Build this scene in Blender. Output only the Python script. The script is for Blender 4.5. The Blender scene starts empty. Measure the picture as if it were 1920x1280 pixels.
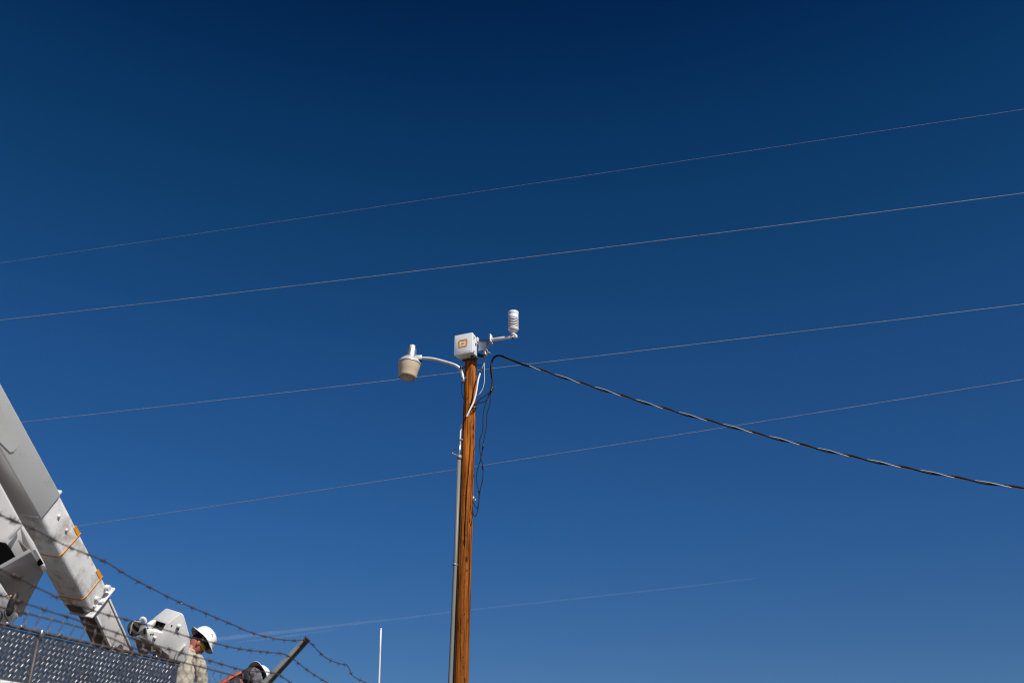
import bpy, bmesh, math, random
from mathutils import Vector, Matrix, noise
R = math.radians
PI = math.pi
random.seed(7)
SC = bpy.context.scene
COL = SC.collection

# ------------------------------------------------------------------ camera
F = 35.0 / 36.0 * 1920.0
TH = R(27.0)
CAM = Vector((0, 0, 1.5))
cd = bpy.data.cameras.new('camera'); cam = bpy.data.objects.new('camera', cd); COL.objects.link(cam)
cam.location = CAM
cam.rotation_euler = (PI / 2 + TH, 0, 0)
cd.lens = 35; cd.sensor_width = 36; cd.clip_start = 0.05; cd.clip_end = 120000
cd.dof.use_dof = True; cd.dof.focus_distance = 15.3; cd.dof.aperture_fstop = 2.8
SC.camera = cam

# ------------------------------------------------------------------ sky and sun
SUN_EL, SUN_AZ = R(45), R(140)          # azimuth clockwise from +Y (the view direction)
w = bpy.data.worlds.new('World'); SC.world = w; w.use_nodes = True
nt = w.node_tree; bg = nt.nodes['Background']
sky = nt.nodes.new('ShaderNodeTexSky'); sky.sky_type = 'NISHITA'; sky.sun_disc = False
sky.sun_elevation = SUN_EL; sky.sun_rotation = SUN_AZ
sky.altitude = 1500; sky.air_density = 1.0; sky.dust_density = 0.3; sky.ozone_density = 3
tc = nt.nodes.new('ShaderNodeTexCoord'); sx = nt.nodes.new('ShaderNodeSeparateXYZ')
nt.links.new(tc.outputs['Generated'], sx.inputs[0])
ramp = nt.nodes.new('ShaderNodeValToRGB'); nt.links.new(sx.outputs['Z'], ramp.inputs[0])
TINT = [(0.0, (.28, .42, .58)), (.15, (.24, .40, .57)), (.277, (.175, .42, .66)), (.426, (.130, .405, .665)),
        (.525, (.088, .37, .585)), (.628, (.048, .29, .495)), (.714, (.0145, .168, .36)), (1.0, (.011, .155, .335))]
cr = ramp.color_ramp
while len(cr.elements) < len(TINT): cr.elements.new(.5)
for e, (p, c) in zip(cr.elements, TINT): e.position = p; e.color = (*c, 1)
mul = nt.nodes.new('ShaderNodeMix'); mul.data_type = 'RGBA'; mul.blend_type = 'MULTIPLY'; mul.inputs[0].default_value = 1
nt.links.new(sky.outputs[0], mul.inputs[6]); nt.links.new(ramp.outputs[0], mul.inputs[7])
nt.links.new(mul.outputs[2], bg.inputs[0]); bg.inputs[1].default_value = 0.1
sl = bpy.data.lights.new('sun', 'SUN'); sun = bpy.data.objects.new('sun', sl); COL.objects.link(sun)
sl.energy = 5.0; sl.angle = R(0.53); sl.color = (1.0, .95, .88)
SDIR = Vector((math.sin(SUN_AZ) * math.cos(SUN_EL), math.cos(SUN_AZ) * math.cos(SUN_EL), math.sin(SUN_EL)))
sun.rotation_euler = SDIR.to_track_quat('Z', 'Y').to_euler()
sun.location = SDIR * 60
SC.view_settings.view_transform = 'Standard'; SC.view_settings.look = 'None'
SC.view_settings.exposure = 0; SC.view_settings.gamma = 1
try: SC.view_settings.use_curve_mapping = False
except Exception: pass
SC.render.engine = 'CYCLES'
SC.cycles.filter_width = 1.15; SC.cycles.max_bounces = 6; SC.cycles.transparent_max_bounces = 12

# ------------------------------------------------------------------ surveying helpers
CU = Vector((0, -math.sin(TH), math.cos(TH))); CF = Vector((0, math.cos(TH), math.sin(TH))); CX = Vector((1, 0, 0))
def ray(px, py): return CX * ((px - 960) / F) + CU * ((640 - py) / F) + CF
def K(px, py, k): return CAM + ray(px, py) * k                      # point at depth k along the view
def PY(px, py, Y):                                                  # point at ground distance Y
    d = ray(px, py); return CAM + d * (Y / d.y)
def PL(px, py, o, n):                                               # point on the plane through o with normal n
    d = ray(px, py); return CAM + d * ((o - CAM).dot(n) / d.dot(n))

# ------------------------------------------------------------------ object helpers
LOC = {}
def tag(o, label=None, cat=None, group=None, kind=None):
    if label: o['label'] = label
    if cat: o['category'] = cat
    if group: o['group'] = group
    if kind: o['kind'] = kind
    return o
def empty(name, loc, label, cat, group=None):
    o = bpy.data.objects.new(name, None); COL.objects.link(o); o.location = loc
    o.empty_display_size = .1; LOC[o] = Vector(loc)
    return tag(o, label, cat, group)
def mesh_obj(name, vf, mat, parent=None, smooth=True, auto=None, origin=None):
    v, f = vf
    base = LOC[parent] if parent else Vector(origin or (0, 0, 0))
    me = bpy.data.meshes.new(name)
    me.from_pydata([tuple(Vector(p) - base) for p in v], [], f)
    me.validate()
    bm = bmesh.new(); bm.from_mesh(me); bmesh.ops.recalc_face_normals(bm, faces=bm.faces); bm.to_mesh(me); bm.free()
    for m in (mat if isinstance(mat, (list, tuple)) else [mat]): me.materials.append(m)
    if smooth:
        for p in me.polygons: p.use_smooth = True
        if auto is not None:
            try: me.set_sharp_from_angle(angle=R(auto))
            except Exception: pass
    o = bpy.data.objects.new(name, me); COL.objects.link(o)
    if parent: o.parent = parent
    else: o.location = base
    LOC[o] = base
    return o
def join(*vfs):
    V, Fc = [], []
    for v, f in vfs:
        n = len(V); V += list(v); Fc += [tuple(i + n for i in q) for q in f]
    return V, Fc
def frames(pts):
    n = len(pts); T = []
    for i in range(n):
        t = pts[min(i + 1, n - 1)] - pts[max(i - 1, 0)]
        T.append(t.normalized() if t.length > 1e-9 else Vector((0, 0, 1)))
    a = Vector((0, 0, 1)) if abs(T[0].z) < .9 else Vector((1, 0, 0))
    u = (a - T[0] * a.dot(T[0])).normalized(); out = []
    for t in T:
        u = (u - t * u.dot(t)); u = u.normalized() if u.length > 1e-6 else t.orthogonal().normalized()
        out.append((t, u, t.cross(u)))
    return out
def tube(pts, r, seg=8, cap=True):
    pts = [Vector(p) for p in pts]; fr = frames(pts); V = []; Fc = []; n = len(pts)
    for i, (p, (t, u, b)) in enumerate(zip(pts, fr)):
        rr = r[i] if isinstance(r, (list, tuple)) else r
        for j in range(seg):
            a = 2 * PI * j / seg; V.append(p + (u * math.cos(a) + b * math.sin(a)) * rr)
    for i in range(n - 1):
        for j in range(seg):
            k = (j + 1) % seg; Fc.append((i * seg + j, i * seg + k, (i + 1) * seg + k, (i + 1) * seg + j))
    if cap: Fc.append(tuple(range(seg - 1, -1, -1))); Fc.append(tuple((n - 1) * seg + j for j in range(seg)))
    return V, Fc
def spline(pts, sub=8):
    pts = [Vector(p) for p in pts]; q = [pts[0] * 2 - pts[1]] + pts + [pts[-1] * 2 - pts[-2]]; out = []
    for i in range(1, len(q) - 2):
        a, b, c, d = q[i - 1:i + 3]
        for s in range(sub):
            t = s / sub
            out.append(.5 * ((2 * b) + (c - a) * t + (2 * a - 5 * b + 4 * c - d) * t * t + (3 * b - a - 3 * c + d) * t ** 3))
    out.append(pts[-1]); return out
def lathe(prof, o, ax, seg=32, cap0=True, cap1=True):
    ax = Vector(ax).normalized(); u = ax.orthogonal().normalized(); b = ax.cross(u); V = []; Fc = []
    for r, h in prof:
        for j in range(seg):
            a = 2 * PI * j / seg; V.append(Vector(o) + ax * h + (u * math.cos(a) + b * math.sin(a)) * r)
    n = len(prof)
    for i in range(n - 1):
        for j in range(seg):
            k = (j + 1) % seg; Fc.append((i * seg + j, i * seg + k, (i + 1) * seg + k, (i + 1) * seg + j))
    if cap0: Fc.append(tuple(range(seg - 1, -1, -1)))
    if cap1: Fc.append(tuple((n - 1) * seg + j for j in range(seg)))
    return V, Fc
def bevelled(vf, w=.01, seg=2):
    bm = bmesh.new(); vs = [bm.verts.new(p) for p in vf[0]]
    for f in vf[1]:
        try: bm.faces.new([vs[i] for i in f])
        except ValueError: pass
    bmesh.ops.recalc_face_normals(bm, faces=bm.faces)
    ed = [e for e in bm.edges if len(e.link_faces) == 2 and e.calc_face_angle(0) > R(25)]
    bmesh.ops.bevel(bm, geom=ed, offset=w, segments=seg, profile=.5, affect='EDGES', clamp_overlap=True)
    bm.verts.index_update()
    out = ([v.co.copy() for v in bm.verts], [tuple(v.index for v in f.verts) for f in bm.faces]); bm.free(); return out
def prism(poly, off):
    poly = [Vector(p) for p in poly]; off = Vector(off); n = len(poly)
    V = poly + [p + off for p in poly]
    Fc = [tuple(range(n)), tuple(range(2 * n - 1, n - 1, -1))]
    Fc += [(i, (i + 1) % n, n + (i + 1) % n, n + i) for i in range(n)]
    return V, Fc
def box(o, a, b, c):
    o, a, b, c = Vector(o), Vector(a), Vector(b), Vector(c); return prism([o, o + a, o + a + b, o + b], c)
def cbox(o, a, b, c): o = Vector(o); return box(o - Vector(a) / 2 - Vector(b) / 2 - Vector(c) / 2, a, b, c)
def cyl(p, q, r, seg=16, bev=0):
    p, q = Vector(p), Vector(q); L = (q - p).length
    pr = [(r, 0), (r, L)] if not bev else [(r - bev, 0), (r, bev), (r, L - bev), (r - bev, L)]
    return lathe(pr, p, q - p, seg)
def sphere(c, r, seg=16, rings=10, sc=(1, 1, 1), M=None):
    V = []; Fc = []
    for i in range(rings + 1):
        t = PI * i / rings
        for j in range(seg):
            a = 2 * PI * j / seg; p = Vector((math.sin(t) * math.cos(a) * sc[0], math.sin(t) * math.sin(a) * sc[1], math.cos(t) * sc[2])) * r
            V.append(Vector(c) + (M @ p if M else p))
    for i in range(rings):
        for j in range(seg):
            k = (j + 1) % seg; Fc.append((i * seg + j, i * seg + k, (i + 1) * seg + k, (i + 1) * seg + j))
    bm = bmesh.new(); vs = [bm.verts.new(p) for p in V]
    for f in Fc: bm.faces.new([vs[i] for i in f])
    bmesh.ops.remove_doubles(bm, verts=bm.verts, dist=r * 1e-4); bm.verts.index_update()
    out = ([v.co.copy() for v in bm.verts], [tuple(v.index for v in f.verts) for f in bm.faces if len(f.verts) > 2]); bm.free(); return out
def helix(path, rad, pitch, phase, per=10):
    """points winding round a path"""
    path = [Vector(p) for p in path]; D = [0]
    for a, b in zip(path, path[1:]): D.append(D[-1] + (b - a).length)
    n = max(4, int(D[-1] / pitch * per)); q = []; j = 0
    for i in range(n + 1):
        s = D[-1] * i / n
        while j < len(path) - 2 and D[j + 1] < s: j += 1
        t = (s - D[j]) / max(1e-9, D[j + 1] - D[j]); q.append((path[j].lerp(path[j + 1], t), s))
    fr = frames([p for p, s in q])
    return [p + (u * math.cos(2 * PI * s / pitch + phase) + b * math.sin(2 * PI * s / pitch + phase)) * rad for (p, s), (t, u, b) in zip(q, fr)]

# ------------------------------------------------------------------ materials
def mat(name, col, rough=.5, metal=0, var=.0, scale=8, bump=0, bscale=60, stretch=None, dirt=None, dscale=3, dlo=.55, dhi=.75, spec=None):
    m = bpy.data.materials.new(name); m.use_nodes = True; n = m.node_tree; p = n.nodes['Principled BSDF']
    p.inputs['Base Color'].default_value = (*col, 1); p.inputs['Roughness'].default_value = rough; p.inputs['Metallic'].default_value = metal
    if spec is not None: p.inputs['Specular IOR Level'].default_value = spec
    t = n.nodes.new('ShaderNodeTexCoord'); mp = n.nodes.new('ShaderNodeMapping'); n.links.new(t.outputs['Object'], mp.inputs[0])
    if stretch: mp.inputs['Scale'].default_value = stretch
    last = None
    if var:
        z = n.nodes.new('ShaderNodeTexNoise'); z.inputs['Scale'].default_value = scale; z.inputs['Detail'].default_value = 6; n.links.new(mp.outputs[0], z.inputs[0])
        r_ = n.nodes.new('ShaderNodeValToRGB'); n.links.new(z.outputs[0], r_.inputs[0])
        r_.color_ramp.elements[0].position = .3; r_.color_ramp.elements[1].position = .7
        r_.color_ramp.elements[0].color = (*[c * (1 - var) for c in col], 1); r_.color_ramp.elements[1].color = (*[min(1, c * (1 + var)) for c in col], 1)
        last = r_.outputs[0]
    if dirt:
        z = n.nodes.new('ShaderNodeTexNoise'); z.inputs['Scale'].default_value = dscale; z.inputs['Detail'].default_value = 8; z.inputs['Roughness'].default_value = .65; n.links.new(mp.outputs[0], z.inputs[0])
        r_ = n.nodes.new('ShaderNodeValToRGB'); n.links.new(z.outputs[0], r_.inputs[0]); r_.color_ramp.elements[0].position = dlo; r_.color_ramp.elements[1].position = dhi
        x = n.nodes.new('ShaderNodeMix'); x.data_type = 'RGBA'; n.links.new(r_.outputs[0], x.inputs[0]); x.inputs[6].default_value = (*col, 1); x.inputs[7].default_value = (*dirt, 1)
        if last: n.links.new(last, x.inputs[6])
        last = x.outputs[2]
    if last: n.links.new(last, p.inputs['Base Color'])
    if bump:
        z = n.nodes.new('ShaderNodeTexNoise'); z.inputs['Scale'].default_value = bscale; z.inputs['Detail'].default_value = 4; n.links.new(mp.outputs[0], z.inputs[0])
        b = n.nodes.new('ShaderNodeBump'); b.inputs['Strength'].default_value = bump; b.inputs['Distance'].default_value = .02; n.links.new(z.outputs[0], b.inputs['Height']); n.links.new(b.outputs[0], p.inputs['Normal'])
    return m
M = {}
M['white_box'] = mat('grey_white_polycarbonate', (.72, .73, .75), .45, var=.03, scale=14, dirt=(.5, .46, .40), dscale=9, dlo=.62, dhi=.9)
M['white_metal'] = mat('white_powder_coat', (.8, .79, .77), .4, var=.03, dirt=(.55, .5, .43), dscale=12, dlo=.6, dhi=.9)
M['white_plastic'] = mat('white_plastic', (.82, .80, .83), .4, var=.02)
M['galv'] = mat('galvanised_steel', (.42, .44, .46), .45, 1, var=.25, scale=40, bump=.1, bscale=90)
M['galv_dull'] = mat('weathered_galvanised_steel', (.30, .31, .32), .6, .6, var=.25, scale=30, dirt=(.16, .12, .09), dscale=10, dlo=.55, dhi=.8)
M['alu'] = mat('brushed_aluminium', (.70, .70, .71), .42, 1, var=.12, scale=30, stretch=(1, 1, 12))
M['alu_paint'] = mat('aluminium_paint', (.62, .62, .61), .42, .35, var=.08, scale=20, dirt=(.42, .36, .29), dscale=12, dlo=.55, dhi=.85)
M['black'] = mat('black_rubber', (.012, .012, .013), .5, var=.2, scale=30)
M['black_cable'] = mat('weathered_black_cable', (.012, .012, .014), .6, var=.3, scale=20, spec=.3)
M['grey_cable'] = mat('grey_cable', (.35, .34, .33), .5, var=.15, scale=20)
M['white_cable'] = mat('white_cable', (.78, .76, .72), .4, var=.05, scale=15)
M['strand'] = mat('bare_aluminium_strand', (.52, .50, .47), .5, .3, var=.15, scale=60)
M['wire'] = mat('tarnished_copper_wire', (.40, .375, .35), .55, .1, var=.2, scale=2)
M['orange'] = mat('orange_print', (.85, .36, .015), .5, var=.03)
M['tape'] = mat('orange_marking_tape', (.86, .34, .01), .45, var=.08, scale=60, dirt=(.30, .12, .01), dscale=90, dlo=.55, dhi=.7)
M['pvc'] = mat('grey_conduit', (.17, .185, .18), .5, var=.1, scale=6, dirt=(.2, .19, .17), dscale=10, dlo=.55, dhi=.85, stretch=(1, 1, .3))
M['cream'] = mat('cream_photocell', (.72, .66, .50), .45, var=.05)
M['boom_grey'] = mat('pale_grey_boom_paint', (.53, .53, .51), .38, var=.03, scale=3, dirt=(.30, .25, .20), dscale=5, dlo=.6, dhi=.85)
M['boom_white'] = mat('dusty_white_fibreglass', (.80, .79, .76), .5, var=.08, scale=9, dirt=(.36, .31, .25), dscale=7, dlo=.48, dhi=.72, bump=.13, bscale=110)
M['truck_white'] = mat('white_truck_paint', (.72, .71, .69), .32, var=.03, scale=4, dirt=(.40, .34, .28), dscale=7, dlo=.58, dhi=.85)
M['inner_boom'] = mat('inner_boom_paint', (.66, .64, .62), .4, var=.04, scale=4, dirt=(.36, .31, .27), dscale=6, dlo=.55, dhi=.85, stretch=(1, 1, .4))
M['dark_metal'] = mat('dark_greasy_steel_and_hole_shade', (.05, .045, .04), .5, .5, var=.3, scale=25)
M['steel_brown'] = mat('dusty_brown_casting_and_hole_shade', (.22, .18, .145), .6, .1, var=.25, scale=14)
M['grimy_shade'] = mat('grimy_brown_shade', (.10, .07, .05), .55, .1, var=.35, scale=9, dirt=(.2, .15, .11), dscale=7)  # brown grime colour that also paints in shade under the boom
M['shaded_grey'] = mat('shaded_knuckle_grey', (.33, .33, .335), .4, var=.06, scale=4, dirt=(.22, .2, .18), dscale=6)  # darker grey, with the knuckle plate's shade put into the colour
M['zinc'] = mat('dull_zinc_coating', (.30, .31, .29), .6, .15, var=.15, scale=30)
M['recess_black'] = mat('flat_black_for_recesses', (.006, .006, .006), .9, spec=0)  # flat black painting in the dark of recesses and gaps; also small hardware
M['tread'] = mat('aluminium_tread_plate', (.25, .27, .29), .42, 1, var=.18, scale=5, dirt=(.22, .20, .18), dscale=6, dlo=.55, dhi=.85)
M['lug'] = mat('polished_tread_lug', (.13, .13, .13), .38, 1, var=.1, scale=40)
M['rust'] = mat('rusty_barbed_wire', (.075, .056, .052), .65, .4, var=.35, scale=40, dirt=(.14, .085, .06), dscale=20, dlo=.5, dhi=.7)
M['mesh'] = mat('galvanised_mesh_wire', (.17, .15, .135), .5, .7, var=.3, scale=30)
M['rail'] = mat('weathered_rail_and_web_shade', (.055, .045, .045), .55, .2, var=.35, scale=25, dirt=(.2, .09, .05), dscale=14, dlo=.58, dhi=.7)  # weathered rail; also paints the shaded web of the fence arm
M['skin'] = mat('sunburnt_skin', (.42, .14, .095), .5, var=.10, scale=18)
M['khaki'] = mat('khaki_work_shirt', (.43, .385, .31), .85, var=.08, scale=10, bump=.25, bscale=220)
M['jeans'] = mat('blue_denim', (.06, .08, .13), .85, var=.15, scale=14)
M['leather'] = mat('brown_leather', (.11, .06, .035), .6, var=.2, scale=20)
M['hat'] = mat('white_hard_hat_shell', (.80, .80, .80), .28, var=.02)
M['hat_under'] = mat('hat_underside', (.40, .30, .24), .5, var=.05)
M['amber'] = mat('amber_lens', (.62, .38, .015), .15, var=.05)
M['hair'] = mat('dark_hair', (.02, .014, .01), .7, var=.4, scale=60)
M['vest'] = mat('black_work_vest', (.018, .017, .022), .8, var=.3, scale=20)
M['strap'] = mat('orange_red_harness_strap', (.46, .075, .04), .6, var=.12, scale=18)
M['sticker'] = mat('blue_grey_print', (.30, .42, .55), .5)
def wood_mat():
    m = bpy.data.materials.new('weathered_cedar_pole'); m.use_nodes = True; n = m.node_tree; p = n.nodes['Principled BSDF']
    t = n.nodes.new('ShaderNodeTexCoord'); mp = n.nodes.new('ShaderNodeMapping'); mp.inputs['Scale'].default_value = (15, 15, .6); n.links.new(t.outputs['Object'], mp.inputs[0])
    z = n.nodes.new('ShaderNodeTexNoise'); z.inputs['Scale'].default_value = 2.4; z.inputs['Detail'].default_value = 9; z.inputs['Roughness'].default_value = .7; n.links.new(mp.outputs[0], z.inputs[0])
    r1 = n.nodes.new('ShaderNodeValToRGB'); n.links.new(z.outputs[0], r1.inputs[0]); e = r1.color_ramp.elements
    e[0].position = .385; e[0].color = (.065, .020, .005, 1); e[1].position = .62; e[1].color = (.63, .215, .033, 1)
    x = r1.color_ramp.elements.new(.48); x.color = (.37, .115, .016, 1)
    # blotches of weathering, slow along the pole
    mp2 = n.nodes.new('ShaderNodeMapping'); mp2.inputs['Scale'].default_value = (5, 5, 1.1); n.links.new(t.outputs['Object'], mp2.inputs[0])
    z2 = n.nodes.new('ShaderNodeTexNoise'); z2.inputs['Scale'].default_value = 1.6; z2.inputs['Detail'].default_value = 6; n.links.new(mp2.outputs[0], z2.inputs[0])
    r2 = n.nodes.new('ShaderNodeValToRGB'); n.links.new(z2.outputs[0], r2.inputs[0]); r2.color_ramp.elements[0].position = .35; r2.color_ramp.elements[1].position = .7
    r2.color_ramp.elements[0].color = (.62, .56, .50, 1); r2.color_ramp.elements[1].color = (1.12, 1.08, 1.0, 1)
    mx = n.nodes.new('ShaderNodeMix'); mx.data_type = 'RGBA'; mx.blend_type = 'MULTIPLY'; mx.inputs[0].default_value = 1
    n.links.new(r1.outputs[0], mx.inputs[6]); n.links.new(r2.outputs[0], mx.inputs[7])
    # knots and pale nicks
    mp3 = n.nodes.new('ShaderNodeMapping'); mp3.inputs['Scale'].default_value = (7.5, 7.5, 3.4); n.links.new(t.outputs['Object'], mp3.inputs[0])
    v = n.nodes.new('ShaderNodeTexVoronoi'); v.inputs['Scale'].default_value = 1.0; n.links.new(mp3.outputs[0], v.inputs['Vector'])
    r3 = n.nodes.new('ShaderNodeValToRGB'); n.links.new(v.outputs['Distance'], r3.inputs[0]); r3.color_ramp.elements[0].position = .08; r3.color_ramp.elements[1].position = .22
    r3.color_ramp.elements[0].color = (.22, .17, .15, 1); r3.color_ramp.elements[1].color = (1, 1, 1, 1)
    mx2 = n.nodes.new('ShaderNodeMix'); mx2.data_type = 'RGBA'; mx2.blend_type = 'MULTIPLY'; mx2.inputs[0].default_value = 1
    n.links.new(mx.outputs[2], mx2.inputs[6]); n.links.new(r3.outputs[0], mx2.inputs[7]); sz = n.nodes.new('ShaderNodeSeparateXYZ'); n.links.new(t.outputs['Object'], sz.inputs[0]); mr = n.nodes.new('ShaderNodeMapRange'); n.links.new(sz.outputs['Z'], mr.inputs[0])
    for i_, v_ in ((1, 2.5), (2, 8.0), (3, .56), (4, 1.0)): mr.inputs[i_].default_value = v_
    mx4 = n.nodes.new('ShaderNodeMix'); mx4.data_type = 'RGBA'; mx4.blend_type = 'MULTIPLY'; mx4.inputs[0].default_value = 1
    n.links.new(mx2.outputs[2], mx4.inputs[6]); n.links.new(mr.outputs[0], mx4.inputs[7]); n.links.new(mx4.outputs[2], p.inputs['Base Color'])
    p.inputs['Roughness'].default_value = .8; p.inputs['Specular IOR Level'].default_value = .12
    b = n.nodes.new('ShaderNodeBump'); b.inputs['Strength'].default_value = .6; b.inputs['Distance'].default_value = .01; n.links.new(z.outputs[0], b.inputs['Height']); n.links.new(b.outputs[0], p.inputs['Normal'])
    return m
M['wood'] = wood_mat()
def ground_mat():
    m = mat('dusty_ground', (.15, .113, .08), .95, var=.25, scale=.6, bump=.5, bscale=14, dirt=(.20, .16, .12), dscale=.25)
    return m
def refractor_mat(name, col, mixt, alpha):
    m = bpy.data.materials.new(name); m.use_nodes = True; n = m.node_tree; n.nodes.remove(n.nodes['Principled BSDF']); out = n.nodes['Material Output']
    d = n.nodes.new('ShaderNodeBsdfDiffuse'); d.inputs[0].default_value = (*col, 1); tr = n.nodes.new('ShaderNodeBsdfTranslucent'); tr.inputs[0].default_value = (*col, 1)
    a = n.nodes.new('ShaderNodeMixShader'); a.inputs[0].default_value = mixt; n.links.new(d.outputs[0], a.inputs[1]); n.links.new(tr.outputs[0], a.inputs[2])
    tp = n.nodes.new('ShaderNodeBsdfTransparent'); b = n.nodes.new('ShaderNodeMixShader'); b.inputs[0].default_value = alpha; n.links.new(a.outputs[0], b.inputs[1]); n.links.new(tp.outputs[0], b.inputs[2])
    g = n.nodes.new('ShaderNodeBsdfGlossy'); g.inputs['Roughness'].default_value = .18; c = n.nodes.new('ShaderNodeMixShader'); fr = n.nodes.new('ShaderNodeFresnel'); fr.inputs[0].default_value = 1.45
    n.links.new(fr.outputs[0], c.inputs[0]); n.links.new(b.outputs[0], c.inputs[1]); n.links.new(g.outputs[0], c.inputs[2]); n.links.new(c.outputs[0], out.inputs[0])
    return m
M['refr'] = refractor_mat('yellowed_acrylic', (.97, .79, .56), .30, .04)
M['lens'] = refractor_mat('frosted_acrylic', (.95, .89, .83), .6, .42)

# ------------------------------------------------------------------ ground
gp = [(0, 0)]; V = [Vector((0, 0, 0))]; Fc = []
rings = [3, 8, 20, 60, 200, 1000, 6000, 60000]; S = 48
for r_ in rings:
    for j in range(S): V.append(Vector((r_ * math.cos(2 * PI * j / S), r_ * math.sin(2 * PI * j / S), 0)))
for j in range(S): Fc.append((0, 1 + j, 1 + (j + 1) % S))
for i in range(len(rings) - 1):
    for j in range(S):
        k = (j + 1) % S; Fc.append((1 + i * S + j, 1 + (i + 1) * S + j, 1 + (i + 1) * S + k, 1 + i * S + k))
g = mesh_obj('ground', (V, Fc), ground_mat()); tag(g, kind='structure')

# ------------------------------------------------------------------ utility pole
POLE_T = PY(882.4, 690, 14.0); POLE_B = PY(863.5, 1280, 14.0)
pdir = (POLE_T - POLE_B).normalized()
def pole_c(z): return POLE_B + pdir * ((z - POLE_B.z) / pdir.z)
POLE_TOP_Z = 8.32
def pole_r(z): return .0915 + (POLE_T.z - z) * .0033
def pole_px(py):       # height on the axis seen at image row py
    d = ray(872, py); return CAM.z + d.z * 14.0 / d.y
up = empty('utility_pole', pole_c(0), 'tall weathered orange brown wooden pole with a long split, grey conduit on its left', 'utility pole')
def build_pole():
    NA, NZ = 144, 560; V = []; Fc = []
    def cx(py): return 882.4 - (py - 690) * (18.9 / 590)
    def hw(py): return 11.1 + (py - 690) * (3.7 / 590)
    cracks = []
    for path, wd, dp in [([(806, 882.6), (830, 882.0), (858, 880.2), (879, 879.0), (911, 875.2), (949, 873), (975, 872), (1005, 870.2), (1028, 869.7), (1052, 868.6)], .016, .03),
                         ([(700, 879.3), (724, 879), (760, 878.2), (800, 877.0), (850, 876.5), (905, 874.6)], .006, .009),
                         ([(795, 884.2), (815, 883.0), (835, 882.6)], .006, .01),
                         ([(1050, 862), (1120, 859.5), (1200, 857), (1275, 855)], .006, .007),
                         ([(900, 868.5), (1000, 864.5), (1080, 861.5)], .005, .006),
                         ([(1130, 872), (1220, 866.5), (1280, 863)], .005, .006)]:
        pp = []
        for py, px in path:
            z = pole_px(py); s = max(-.97, min(.97, (px - cx(py)) / hw(py))); pp.append((z, math.asin(s)))
        cracks.append((sorted(pp), wd, dp))
    # knots: (row, px, size)
    knots = []
    for py, px, s in [(715, 885.5, .022), (757, 882, .012), (795, 886, .024), (806, 884.5, .018), (961, 877.5, .024), (1060, 873.5, .016), (1103, 872, .02), (1151, 872.5, .018), (1186, 867, .022), (1252, 871, .028), (1265, 868, .02), (862, 886, .015), (930, 870, .018), (1010, 876, .014)]:
        knots.append((pole_px(py), math.asin(max(-.95, min(.95, (px - cx(py)) / hw(py)))), s))
    face = math.atan2(-pole_c(6).x, -14.0)
    import bisect
    for i in range(NZ + 1):
        z = POLE_TOP_Z * i / NZ; c = pole_c(z); r0 = pole_r(z)
        act = []
        for pp, wd, dp in cracks:
            if pp[0][0] < z < pp[-1][0]:
                zs = [q[0] for q in pp]; j = bisect.bisect(zs, z) - 1; t = (z - zs[j]) / (zs[j + 1] - zs[j])
                a0 = pp[j][1] * (1 - t) + pp[j + 1][1] * t + .035 * noise.noise((z * 4, dp * 500, 2))
                e = min(1, (z - zs[0]) / .35, (zs[-1] - z) / .35); e *= .55 + .75 * abs(noise.noise((z * 2.2, dp * 900, 5)) + .3)
                act.append((a0, wd * max(.2, e), dp * max(.2, e)))
        for j in range(NA):
            th = 2 * PI * j / NA - PI
            # th = 0 faces the camera, positive to the right
            dx, dy = math.sin(th), -math.cos(th)
            g_ = .0022 * noise.noise((dx * 13, dy * 13, z * .7)) + .0022 * noise.noise((dx * 32, dy * 32, z * 1.3)) + .004 * noise.noise((dx * 1.5, dy * 1.5, z * .5))
            r_ = r0 + g_
            for a0, wd, dp in act:
                q = abs(th - a0) * r0 / wd
                if q < 1: r_ -= dp * (1 - q * q)
            for kz, ka, s in knots:
                q = ((th - ka) * r0 / s) ** 2 + ((z - kz) / (s * 1.5)) ** 2
                if q < 1.6: r_ += .006 * math.cos(q * 3.0) * (1 if q < 1 else .5) - (.008 if q < .16 else 0)
            V.append(Vector((c.x + dx * r_, c.y + dy * r_, z)))
    for i in range(NZ):
        for j in range(NA):
            k = (j + 1) % NA; Fc.append((i * NA + j, i * NA + k, (i + 1) * NA + k, (i + 1) * NA + j))
    Fc.append(tuple(NZ * NA + j for j in range(NA))); Fc.append(tuple(range(NA - 1, -1, -1)))
    return V, Fc
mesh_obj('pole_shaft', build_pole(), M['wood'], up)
# little pale tag nailed to the right edge
def on_pole(px, py, out=.0):
    z = pole_px(py); c = pole_c(z); c.z = z
    return PL(px, py, c - Vector((0, pole_r(z) + out, 0)), Vector((0, 1, 0)))
tz = PY(887.6, 935, 13.97)
mesh_obj('tag', bevelled(prism([PY(884.5, 928, 13.99), PY(889, 930.5, 13.97), PY(892.6, 936, 13.95), PY(889, 940.5, 13.97), PY(884.5, 939, 13.99)], (0, .006, 0)), .001, 1), M['white_metal'], up)
# nails
nv = []
for py, px in [(757, 881), (746, 877), (1002, 874), (1068, 876), (1150, 871), (1230, 869)]:
    p = on_pole(px, py, -.004); nv.append(cyl(p + Vector((0, .02, 0)), p - Vector((0, .012, 0)), .006, 8))
for q in nv: mesh_obj('nail', q, M['dark_metal'], up)

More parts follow.
